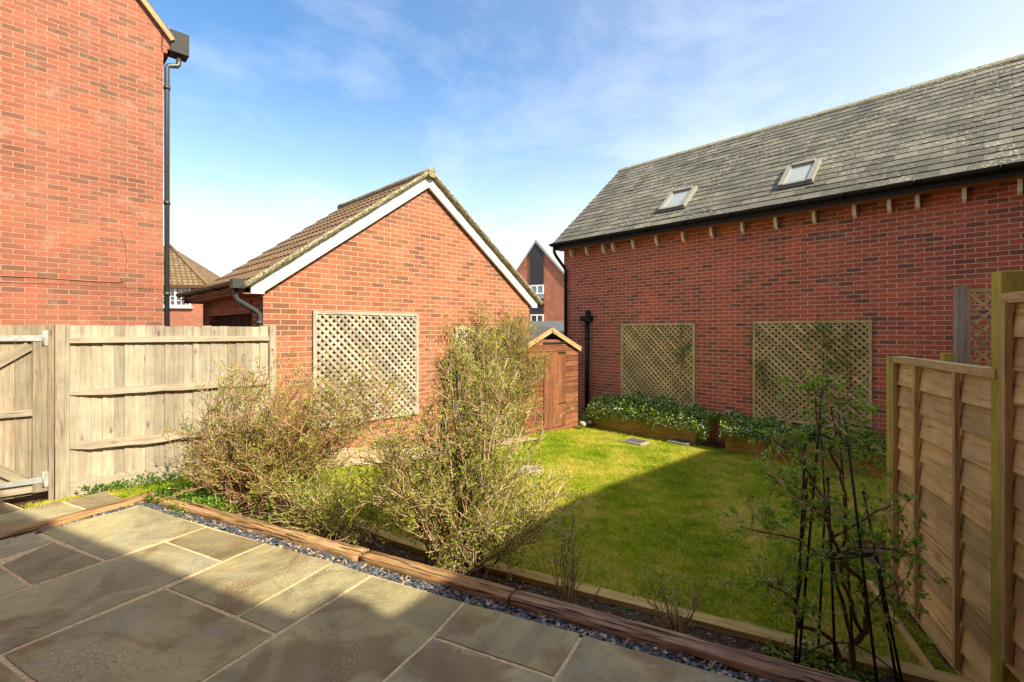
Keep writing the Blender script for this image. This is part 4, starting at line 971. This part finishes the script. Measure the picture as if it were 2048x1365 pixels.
# climber on garage wall
gl = thing('wall_climber', gp_((ta2+tb2)/2, .15, -2.0), 'dense olive green climber covering the right side of the garage wall', 'climber')
lobC = []
for (u, v, w_) in ((905,672,1.3),(950,655,1.5),(1000,652,1.5),(1040,665,1.5),(1050,720,1.2),(900,720,1),(975,700,1),(915,760,1),(970,760,1.2),(1030,770,1),(960,850,1),(1020,860,1)):
    p = gp_(gs(u), .24, 0); zc = (V0-v)/F*p.y; lobC.append((np.array([p.x, p.y, zc]), (.26,.27,.26), w_))
nfr = np.array(-GB)
def climb_lim(q): return float(np.dot(q-np.array(GC), nfr)) > .03
shrub(gl, np.array(gp_((ta2+tb2)/2,.2,-1.98)), lobC, 130, 12, 8, 60000, .030, M['twig'], M['leaf_olive'], .008, .3, climb_lim, .11, .3)
# small stems left of climber on the wall
# flower planters
def flowerbed(s0, s1_, n, nf, label, hump):
    T = thing('flowering_plant', rw((s0+s1_)/2, .35, -1.9), label, 'flowers', 'spreading plants in the timber planters'); c = []; f = []
    while len(c) < n:
        s_ = R.uniform(s1_, s0); t_ = (s0-s_)/(s0-s1_); o = R.uniform(.02, .84); hgt = hump(t_)
        top = -1.93+hgt*math.sqrt(max(0, max(0, 1-((o-.35)/.58)**2))) + .05*math.sin(s_*9)+.03*math.sin(s_*23+o*9)
        lo = -1.93 if o < .62 else -1.93-.01-.12*max(0, math.sin(s_*5+1))
        z = top-abs(R.gauss(0, .05)) if R.random() < .8 else R.uniform(lo, top)
        if o > .62: z = R.uniform(lo, top)
        p = rw(s_, o, z); c.append(tuple(p))
        if R.random() < nf and o > .25: q = rw(s_, o+.01, z+.015) if o < .6 else rw(s_, o+.02, z); f.append(tuple(q))
    c = np.array(c); arr_mesh('foliage', leaves_arr(c, .050, .40, 1.2), 4, M['leaf_dark'], T)
    f = np.array(f); k = len(f); vs = []
    for i in range(3): vs.append(leaves_arr(f+NR.normal(0, .005, (k, 3)), .024, .9, 1.5))
    fl = arr_mesh('flowers', np.concatenate(vs), 4, M['white_petal'], T); fl['kind'] = 'stuff'
flowerbed(p1[0]+.12, p1[1]-.30, 16000, .060, 'mound of white flowers and green leaves spilling over the planter by the pipe', lambda t_: .36+.14*math.sin(math.pi*min(1, t_*1.1))**2)
flowerbed(p2[0]+.05, p2[0]-1.35, 9000, .05, 'lower mound of white flowers filling the left end of the half hidden planter', lambda t_: .34-.10*t_)
flowerbed(p2[0]-1.5, p2[1]+.1, 5000, .004, 'dark green leafy plants with hardly any flowers in the planter next to the lap fence', lambda t_: .28)
# wisps on the right trellises
def wisps(u0, u1, v0, v1, n, label, seeds):
    T_ = thing('climbing_vine', rw(rs((u0+u1)/2), .05, (V0-v1)/F*8), label, 'climber', 'sparse climbers on the trellises'); tw = Twigs()
    nw = np.array(-N_)
    lim = lambda q: WN-.30 < float(np.dot(q, np.array(N_))) < WN-.045
    for (ua, va, ub, vb) in seeds:
        a, b_ = hit(ua, va, N_, WN-.06), hit(ub, vb, N_, WN-.06); a, b_ = np.array(a), np.array(b_)
        k = 8; P = [a]
        for j in range(1, k+1):
            q = a+(b_-a)*j/k+np.array([R.gauss(0, .03), R.gauss(0, .0), R.gauss(0, .03)]); tw.seg(P[-1], q, .006, .005); P.append(q)
        for _ in range(n):
            p = R.choice(P[2:]); d = unit(1)[0]+np.array([0, 0, .2]); pts, dd = tw.path(p, d/np.linalg.norm(d), R.uniform(.1, .4), .003, .0018, 4, .3, 0, lim)
            for x in pts[1:]: tw.tips.append(x); tw.td.append(dd)
    tw.build('stems', M['twig'], T_); tips = np.array(tw.tips); k = len(tips)*3; idx = NR.integers(0, len(tips), k)
    arr_mesh('leaves', leaves_arr(tips[idx]+NR.normal(0, .02, (k, 3)), .045, .5, .3), 4, M['leaf_fresh'], T_)
wisps(1340, 1390, 650, 800, 22, 'thin leafy vine near the right edge of the narrower tan trellis', [(1372,800,1362,655),(1350,790,1375,680)])
wisps(1506, 1744, 640, 830, 22, 'straggling vine stems climbing the wider tan trellis', [(1650,830,1660,655),(1700,830,1695,660),(1530,800,1512,648),(1660,700,1640,660)])

# small shrubs and weeds in the bed
def twiglet(u, m, h, wdt, n, label, leafn, name='small_shrub', grp='young shrubs in the narrow bed'):
    r = ray(u); Y = m/(r.x*M_.x+r.y*M_.y); x, y = r.x*Y, Y; z = terr(x, y)+.02
    T = thing(name, (x, y, z), label, 'shrub', grp)
    tw = Twigs(); B0 = np.array([x, y, z])
    for i in range(n):
        a = R.uniform(0, 6.28); d = np.array([math.cos(a)*wdt, math.sin(a)*wdt, 1.]); d /= np.linalg.norm(d)
        pts, dd = tw.path(B0+np.array([math.cos(a), math.sin(a), 0])*R.uniform(0, .05), d, h*R.uniform(.45, 1.15), .0045, .0018, 6, .1, .05)
        for _ in range(4):
            q = R.choice(pts[2:]); d3 = dd+unit(1)[0]*.7; pp, de = tw.path(q, d3/np.linalg.norm(d3), R.uniform(.06, .16), .0024, .0014, 2, .2)
            for s_ in pp: tw.tips.append(s_); tw.td.append(de)
    tw.build('stems', M['twig'], T); tips = np.array(tw.tips); idx = NR.integers(0, len(tips), leafn)
    arr_mesh('leaves', leaves_arr(tips[idx]+NR.normal(0, .006, (leafn, 3)), .020, .5, .3), 4, M['leaf_spring'], T)
twiglet(1132, 3.22, .60, .33, 22, 'upright young shrub in the narrow bed right of the tall bush', 500)
twiglet(1352, 3.22, .40, .42, 20, 'smaller bare young shrub in the narrow bed left of the metal support', 160)
def weeds(x, y, rad, n, size, label, mat=M['leaf_fresh'], h=.10, name='weed_clump'):
    T = thing(name, (x, y, terr(x, y)), label, 'plant', 'leafy weeds around the lawn'); a = NR.uniform(0, 6.28, n); rr = np.sqrt(NR.uniform(0, 1, n))*rad
    X = x+np.cos(a)*rr*1.5; Yv = y+np.sin(a)*rr; Z = np.array([terr(p, q) for p, q in zip(X, Yv)])+NR.uniform(0, 1, n)*h*(1-.6*rr/rad)
    arr_mesh('leaves', leaves_arr(np.stack([X, Yv, Z], 1), size, .65, 1.0), 4, mat, T)
def wg(u, v, rad, n, size, label, z=-1.68, **k):
    p = gnd(u, v, z)
    for _ in range(4): p = gnd(u, v, terr(p.x, p.y))
    weeds(p.x, p.y, rad, n, size, label, **k)
wg(190, 972, .22, 700, .035, 'leafy weeds at the foot of the broad fence post')
wg(290, 965, .25, 700, .03, 'mossy weeds under the middle of the left fence')
wg(375, 995, .25, 1500, .032, 'bright feathery green plant beside the patio corner sleeper', h=.13)
wg(410, 1020, .2, 900, .030, 'dark green weeds between sleeper and left bush', h=.12, mat=M['leaf_dark'])
wg(755, 888, .22, 900, .045, 'green clump at the foot of the grey trellis on the garage', h=.18)
wg(1640, 1330, .22, 900, .03, 'low green plant at the foot of the metal support', h=.12, mat=M['leaf_dark'])
wg(1418, 860, .2, 900, .04, 'dark leafy plant in the gap between the two planters', h=.45, mat=M['leaf_dark'])
wg(1170, 850, .16, 600, .04, 'dark leafy plant beside the black pipe at the corner', h=.3, mat=M['leaf_dark'])
wg(1250, 1212, .12, 250, .025, 'tiny weed seedling in the bed between the two young shrubs', h=.05)
# stepping stones, drains, stones by the shed
def flat_stone(u, v, r, label, name='stepping_stone', mat=M['pale_stone'], n=9, th=.03, lift=.012, grp=None, sq=1):
    p = gnd(u, v, -2.05)
    for _ in range(4): p = gnd(u, v, terr(p.x, p.y))
    b = MB(); a0 = R.random(); rr = [r*R.uniform(.85, 1.1) for _ in range(n)]; z = terr(p.x, p.y)+lift
    ring = [V((p.x+rr[i]*math.cos(a0+6.283*i/n), p.y+rr[i]*math.sin(a0+6.283*i/n)*sq, z)) for i in range(n)]
    b.poly(ring); low = [q-UP*th for q in ring]
    for i in range(n): b.poly([ring[(i+1) % n], ring[i], low[i], low[(i+1) % n]])
    return tag(b.build(name, mat, None, .004), label, 'stone' if name != 'drain_cover' else 'drain', grp)
flat_stone(962, 975, .20, 'grey stepping stone in the lawn directly behind the tall bush', grp='stepping stones')
flat_stone(1062, 940, .20, 'grey stepping stone in the lawn nearer the shed', grp='stepping stones')
def drain(u, v, label):
    p = gnd(u, v, -2.15)
    for _ in range(4): p = gnd(u, v, terr(p.x, p.y))
    T = thing('drain_cover', p, label, 'drain cover', 'square drain covers by the planter'); o = V((p.x, p.y, p.z))
    MB().cbox(o+UP*.012, D_, N_, UP, .42, .34, .05).build('frame', M['concrete'], T, .004)
    b = MB(); 
    for i in range(9): b.cbox(o+UP*.042+D_*(-.16+.04*i), D_, N_, UP, .022, .28, .012)
    b.build('grate', M['drain'], T)
drain(1272, 886, 'dark square drain cover set in sunlit lawn left of the other drain cover'); drain(1362, 886, 'half hidden drain cover close against the planter front corner')
def boulder(u, v, r, label):
    p = gnd(u, v, -2.15); b = MB(); b.ball((p.x, p.y, p.z+r*.5), r, 7, .85)
    from mathutils import noise as mn
    b.v = [tuple(V(q)+V((1, 1, 1))*mn.noise(V(q)*6)*r*.25) for q in b.v]
    tag(b.build('garden_stone', M['pale_stone']), label, 'stone', 'pale stones between shed and pipe')
boulder(1165, 852, .085, 'large pale mossy stone by the shed corner'); boulder(1180, 848, .06, 'small pale stone at the foot of the black pipe'); boulder(1170, 843, .09, 'second pale stone behind the larger one by the shed')

# ------------------------------------------------------------------ metal plant supports and the climbing shrub on one
def support(name, label, poles, bars, hoops, grp=None):
    T = thing(name, poles[0][0]-UP*0, label, 'plant support', grp)
    for (a, c, r) in poles:
        b = MB(); b.tube([a, a+(c-a)*.5, c], .0075, 7)
        if r: b.ball(c, r, 7)
        b.build('pole', M['iron'], T)
    for (a, c) in bars: MB().tube([a, c], .007, 6).build('crossbar', M['iron'], T)
    for h in hoops: MB().tube(h, .005, 6, False).build('hoop', M['iron'], T)
def P3(u, v, Y): return ray(u, v)*Y
support('obelisk', 'black iron obelisk with ball finials supporting a sparse climbing shrub', [
  (P3(1597,1332,2.84), P3(1646,762,2.90), .014), (P3(1757,1388,2.66), P3(1690,836,2.84), .013), (P3(1671,1345,2.80), P3(1656,957,2.86), .010),
  (P3(1806,1375,2.68), P3(1727,985,2.86), .010), (P3(1636,1316,2.94), P3(1650,1010,2.94), 0), (P3(1590,1330,2.84), P3(1610,889,2.92), .006), (P3(1707,1322,2.90), P3(1678,831,2.96), 0), (P3(1795,1372,2.70), P3(1750,1110,2.78), 0)],
  [(P3(1620,1110,2.86), P3(1752,1108,2.76)), (P3(1640,868,2.88), P3(1706,897,2.80)), (P3(1620,1112,2.86), P3(1690,1104,3.02)), (P3(1690,1104,3.02), P3(1752,1108,2.76)),
   (P3(1622,1111,2.86), P3(1672,1118,2.70)), (P3(1672,1118,2.70), P3(1752,1110,2.76))],
  [[P3(1592+ (1790-1592)*i/10, 1318-45*math.sin(math.pi*i/10)+ 26*i/10, 2.84+.12*math.sin(math.pi*i/10)-.12*i/10) for i in range(11)]])
support('obelisk', 'slim iron obelisk almost hidden inside the tall twiggy bush', [
  (P3(850,1150,3.8), P3(900,700,3.86), .012), (P3(930,1155,3.72), P3(912,720,3.84), .012), (P3(880,1140,3.95), P3(892,760,3.9), 0), (P3(965,1140,3.85), P3(918,740,3.88), 0)],
  [(P3(868,1000,3.82), P3(948,1000,3.82)), (P3(880,880,3.84), P3(935,880,3.84))], [])
oc = thing('climbing_shrub', P3(1690,1345,2.84), 'sparse gnarled climbing shrub with fresh leaves twining through the iron obelisk', 'shrub')
b = MB()
def limb(pts, r0, r1):
    n = len(pts); P = [P3(*p) for p in pts]; Q = []
    for i in range(n-1):
        for j in range(3): Q.append(P[i]+(P[i+1]-P[i])*(j/3)+V((R.gauss(0,.004), R.gauss(0,.004), R.gauss(0,.004))))
    Q.append(P[-1]); k = len(Q); b.tube(Q, [r0+(r1-r0)*i/(k-1) for i in range(k)], 7); return [np.array(q) for q in Q]
LB = [
 limb([(1706,1352,2.8),(1704,1290,2.82),(1730,1262,2.82),(1734,1215,2.84),(1722,1160,2.85),(1690,1130,2.85),(1665,1075,2.85),(1655,1040,2.84)], .019, .010),
 limb([(1704,1345,2.805),(1682,1328,2.83),(1668,1285,2.86),(1640,1262,2.86),(1600,1255,2.86),(1588,1215,2.88),(1600,1165,2.88),(1598,1120,2.88),(1612,1010,2.9),(1614,955,2.92)], .014, .008),
 limb([(1704,1290,2.82),(1690,1220,2.84),(1670,1160,2.86),(1660,1060,2.86),(1650,1000,2.88),(1600,920,2.9),(1560,890,2.92),(1535,870,2.94)], .012, .005),
 limb([(1722,1262,2.82),(1700,1200,2.8),(1680,1150,2.8),(1690,1080,2.82),(1690,990,2.86),(1678,945,2.88),(1660,900,2.88),(1672,870,2.88),(1700,850,2.9),(1745,858,2.92)], .012, .005),
 limb([(1655,1040,2.84),(1620,1010,2.82),(1580,985,2.82),(1545,955,2.82),(1520,940,2.82)], .007, .003),
 limb([(1665,1075,2.85),(1720,1045,2.8),(1760,1020,2.78),(1790,1010,2.76)], .007, .003),
 limb([(1640,1110,2.86),(1600,1080,2.8),(1550,1070,2.78),(1500,1060,2.76)], .006, .003),
 limb([(1690,1100,2.82),(1740,1095,2.74),(1790,1098,2.72),(1825,1110,2.72)], .006, .003),
 limb([(1590,1200,2.87),(1560,1180,2.84),(1520,1163,2.82)], .006, .004),
 limb([(1672,870,2.88),(1665,820,2.9),(1680,790,2.9)], .006, .003), limb([(1650,1000,2.88),(1640,880,2.9),(1630,800,2.9),(1636,770,2.9)], .005, .002),
 limb([(1735,1215,2.84),(1760,1190,2.78),(1790,1160,2.76),(1800,1210,2.76)], .005, .002)]
b.build('stems', M['bark'], oc)
tw = Twigs()
for li, Lb in enumerate(LB):
    k0 = len(Lb)//2 if li < 4 else 1
    for _ in range(30 if li < 4 else 24):
        q = R.choice(Lb[k0:]); d = unit(1)[0]+np.array([0, 0, .35]); pts, dd = tw.path(q, d/np.linalg.norm(d), R.uniform(.06, .30), .0026, .0014, 4, .25, .03)
        for _ in range(2):
            d3 = dd+unit(1)[0]*.9; pp, de = tw.path(R.choice(pts), d3/np.linalg.norm(d3), R.uniform(.03, .1), .0016, .001, 2, .2)
            for x in pp[1:]: tw.tips.append(x); tw.td.append(de)
        tw.tips.append(pts[-1]); tw.td.append(dd)
tw.build('twigs', M['twig'], oc); tips = np.array(tw.tips); td_ = np.array(tw.td); k = 6500; cl = NR.integers(0, len(tips), len(tips)//2); idx = cl[NR.integers(0, len(cl), k)]
arr_mesh('leaves', leaves_arr(tips[idx]+NR.normal(0, .008, (k, 3)), .030, .5, .9, td_[idx]), 4, M['leaf_oc'], oc)

# ------------------------------------------------------------------ right lap fence
def rf(s, o=0, z=0): return RF0 + RA*s + RN*(o-.035) + UP*z
def rfs(u): r = ray(u); q = r*(RF0.dot(RN)/r.dot(RN)); return (q-RF0).dot(RA)
def lap_panel(s0, s1_, z0, z1, label, mat):
    T = thing('lap_fence', rf((s0+s1_)/2, 0, z0), label, 'fence', 'brown lap fence panels on the right'); b = MB(); n = int((z1-z0)/.155); ph = (z1-z0-.03)/n
    from mathutils import noise as mn
    for i in range(n):
        za = z0+ph*i; k = 14; ox, oy = R.random()*40, R.random()*40; sd = R.random()*90
        prev = None
        for j in range(k+1):
            s_ = s0+(s1_-s0)*j/k; wv = mn.noise(V((s_*3+sd, i, 0)))*.007
            lo = rf(s_, .027, za-.018+wv); hi = rf(s_, .006, za+ph); lb_ = rf(s_, .014, za-.018+wv)
            if prev:
                u0, u1 = ox+(s1_-s0)*(j-1)/k, ox+(s1_-s0)*j/k
                b.poly([prev[0], prev[1], hi, lo][::-1], [(u0, oy), (u0, oy+.14), (u1, oy+.14), (u1, oy)][::-1]); b.poly([prev[2], prev[0], lo, lb_][::-1], [(u0, oy), (u0, oy), (u1, oy), (u1, oy)])
            prev = (lo, hi, lb_)
    o = b.build('boards', mat, T); w_ = o.modifiers.new('weld', 'WELD'); w_.merge_threshold = 1e-5
    o = MB().box(rf(s0, -.012, z0), RA, RN, UP, s1_-s0, .006, z1-z0).build('backing', mat, T)
    MB().box(rf(s0, -.03, z1-.045), RA, RN, UP, s1_-s0, .075, .05).build('top_rail', M['panel_wood'], T, .003)
    return T
L1 = rfs(1787)
T = lap_panel(-.02, L1, -2.02, -.205, 'lower brown lap fence panel with upright battens beside the lawn', M['panel_wood'])
for u in (1912, 1832): s_ = rfs(u); MB().box(rf(s_-.03, .026, -2.0), RA, RN, UP, .032, .028, 1.75).build('batten', M['panel_wood'], T, .002)
MB().box(rf(L1-.05, .026, -2.0), RA, RN, UP, .03, .03, 1.75).build('batten', M['panel_wood'], T, .002)
MB().box(rf(L1-.012, -.03, -2.02), RA, RN, UP, .04, .06, 1.81).build('end_frame', M['panel_wood'], T, .002)
po = MB().box(rf(L1+.045, -.05, -2.1), RA, RN, UP, .09, .09, 1.89).build('fence_post', M['green_wood'], None, .004); tag(po, 'square timber post at the far end of the lower lap fence panel', 'fence post', 'posts of the right fence')
T = lap_panel(-1.9, -.07, -1.66, .18, 'taller brown lap fence panel at the right edge of the picture', M['panel_wood'])
MB().box(rf(-.13, .026, -1.64), RA, RN, UP, .035, .03, 1.78).build('batten', M['panel_wood'], T, .002)
MB().box(rf(-.60, .026, -1.64), RA, RN, UP, .035, .03, 1.78).build('batten', M['panel_wood'], T, .002)
po = MB().box(rf(-.065, -.075, -2.1), RA, RN, UP, .10, .112, 2.40).build('fence_post', M['green_wood'], None, .006); tag(po, 'tall mossy yellow green post standing between the two lap fence panels', 'fence post', 'posts of the right fence')
# neighbour's trellis fence beyond
YN = 6.4; nd = n2(.93, -.37); nn_ = V((nd.y, -nd.x, 0)); nn_ = nn_ if nn_.y < 0 else -nn_
o = ray(1906, 735)*YN; zt = (V0-575)/F*YN
po = MB().box(V((o.x, o.y, -2.1)), nd, nn_, UP, .115, .1, zt+2.1).build('fence_post', M['rail_wood'], None, .005); tag(po, 'knotty grey post at the left end of the neighbouring trellis fence', 'fence post')
o2 = V((o.x, o.y, 0))+nd*.12
trellis(V((o2.x, o2.y, -.55)), nd, UP, nn_, 1.5, zt+.52, M['panel_wood'], 'open diamond trellis panel of the neighbouring fence seen above the lap fence', None, pitch=.17, sw=.028, fw=.045)
T = thing('low_fence', V((o2.x+.7, o2.y-.3, -2.1)), 'plain boarded fence below the neighbouring trellis', 'fence'); b = MB()
for i in range(13): b.box(V((o2.x, o2.y, -2.1))+nd*(.115*i), nd, nn_, UP, .113, .02, 1.52)
b.build('boards', M['panel_wood'], T)
o3 = ray(1880, 706)*5.6; po = MB().box(V((o3.x, o3.y, -2.1)), nd, nn_, UP, .10, .10, o3.z+2.1).build('fence_post', M['green_wood'], None, .004); tag(po, 'short mossy post stub just visible above the lower lap fence', 'fence post')

# ------------------------------------------------------------------ camera, sun, sky
cam = bpy.data.cameras.new('camera'); co = bpy.data.objects.new('camera', cam); C.objects.link(co)
co.location = (0, 0, ZC); co.rotation_euler = (math.radians(90), 0, 0)
cam.sensor_width = 36; cam.lens = 36*F/2048; cam.shift_y = -(682.5-V0)/2048; cam.clip_end = 2000; cam.clip_start = .05
bpy.context.scene.camera = co
S = V((SUN_H.x*math.cos(SUN_EL), SUN_H.y*math.cos(SUN_EL), math.sin(SUN_EL)))
sl = bpy.data.lights.new('sun', 'SUN'); sl.energy = 4.9; sl.angle = math.radians(.55); sl.color = (1, .87, .64)
so = bpy.data.objects.new('sun', sl); C.objects.link(so); so.rotation_euler = S.to_track_quat('Z', 'Y').to_euler(); so.location = (0, 0, 30)
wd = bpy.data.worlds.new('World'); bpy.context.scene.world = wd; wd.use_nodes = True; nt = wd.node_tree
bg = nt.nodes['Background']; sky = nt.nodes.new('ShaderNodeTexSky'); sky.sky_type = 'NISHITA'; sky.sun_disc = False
sky.sun_elevation = SUN_EL; sky.sun_rotation = math.atan2(SUN_H.x, SUN_H.y); sky.altitude = 50; sky.air_density = 1.1; sky.dust_density = 1.0; sky.ozone_density = 1.5
tc = nt.nodes.new('ShaderNodeTexCoord'); mp = nt.nodes.new('ShaderNodeMapping'); mp.inputs['Scale'].default_value = (1.0, 1.0, 2.6); mp.inputs['Rotation'].default_value = (.15, -.25, .5)
nt.links.new(tc.outputs['Generated'], mp.inputs['Vector'])
nz = nt.nodes.new('ShaderNodeTexNoise'); nz.inputs['Scale'].default_value = 1.7; nz.inputs['Detail'].default_value = 8; nz.inputs['Roughness'].default_value = .62; nz.inputs['Distortion'].default_value = .5
nt.links.new(mp.outputs[0], nz.inputs['Vector'])
cr = nt.nodes.new('ShaderNodeValToRGB'); cr.color_ramp.elements[0].position = .48; cr.color_ramp.elements[0].color = (0, 0, 0, 1); cr.color_ramp.elements[1].position = .85; cr.color_ramp.elements[1].color = (.7, .7, .7, 1)
nt.links.new(nz.outputs['Fac'], cr.inputs['Fac'])
def wm(op, a, b=0.0, c=0.0, clamp=False):
    x = nt.nodes.new('ShaderNodeMath'); x.operation = op; x.use_clamp = clamp
    for i_, v_ in enumerate((a, b, c)):
        if isinstance(v_, (int, float)): x.inputs[i_].default_value = v_
        else: nt.links.new(v_, x.inputs[i_])
    return x.outputs[0]
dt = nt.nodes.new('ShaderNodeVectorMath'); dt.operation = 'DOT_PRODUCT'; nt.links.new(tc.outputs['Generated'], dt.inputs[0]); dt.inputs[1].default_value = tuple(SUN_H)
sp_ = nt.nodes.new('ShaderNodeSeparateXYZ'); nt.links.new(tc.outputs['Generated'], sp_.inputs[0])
fill_veil = wm('POWER', wm('MULTIPLY_ADD', dt.outputs['Value'], .5, .5, True), 1.9)            # pale cloud towards the sun, strengthened behind the viewer as added fill light
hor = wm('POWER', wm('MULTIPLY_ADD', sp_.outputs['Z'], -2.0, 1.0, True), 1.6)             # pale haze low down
fc = wm('ADD', wm('MULTIPLY', fill_veil, .95), wm('MULTIPLY', hor, .55)); fc = wm('ADD', fc, wm('MULTIPLY', cr.outputs['Color'], .45), 0, True)
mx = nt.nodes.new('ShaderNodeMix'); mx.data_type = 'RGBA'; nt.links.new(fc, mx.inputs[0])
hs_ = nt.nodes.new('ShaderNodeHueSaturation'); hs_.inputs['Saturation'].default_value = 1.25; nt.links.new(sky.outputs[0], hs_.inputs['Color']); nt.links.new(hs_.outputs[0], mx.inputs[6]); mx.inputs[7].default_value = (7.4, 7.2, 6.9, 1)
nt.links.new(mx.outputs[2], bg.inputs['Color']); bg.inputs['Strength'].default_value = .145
sc = bpy.context.scene; sc.view_settings.view_transform = 'Standard'; sc.view_settings.look = 'None'; sc.view_settings.exposure = .84; sc.view_settings.gamma = 1
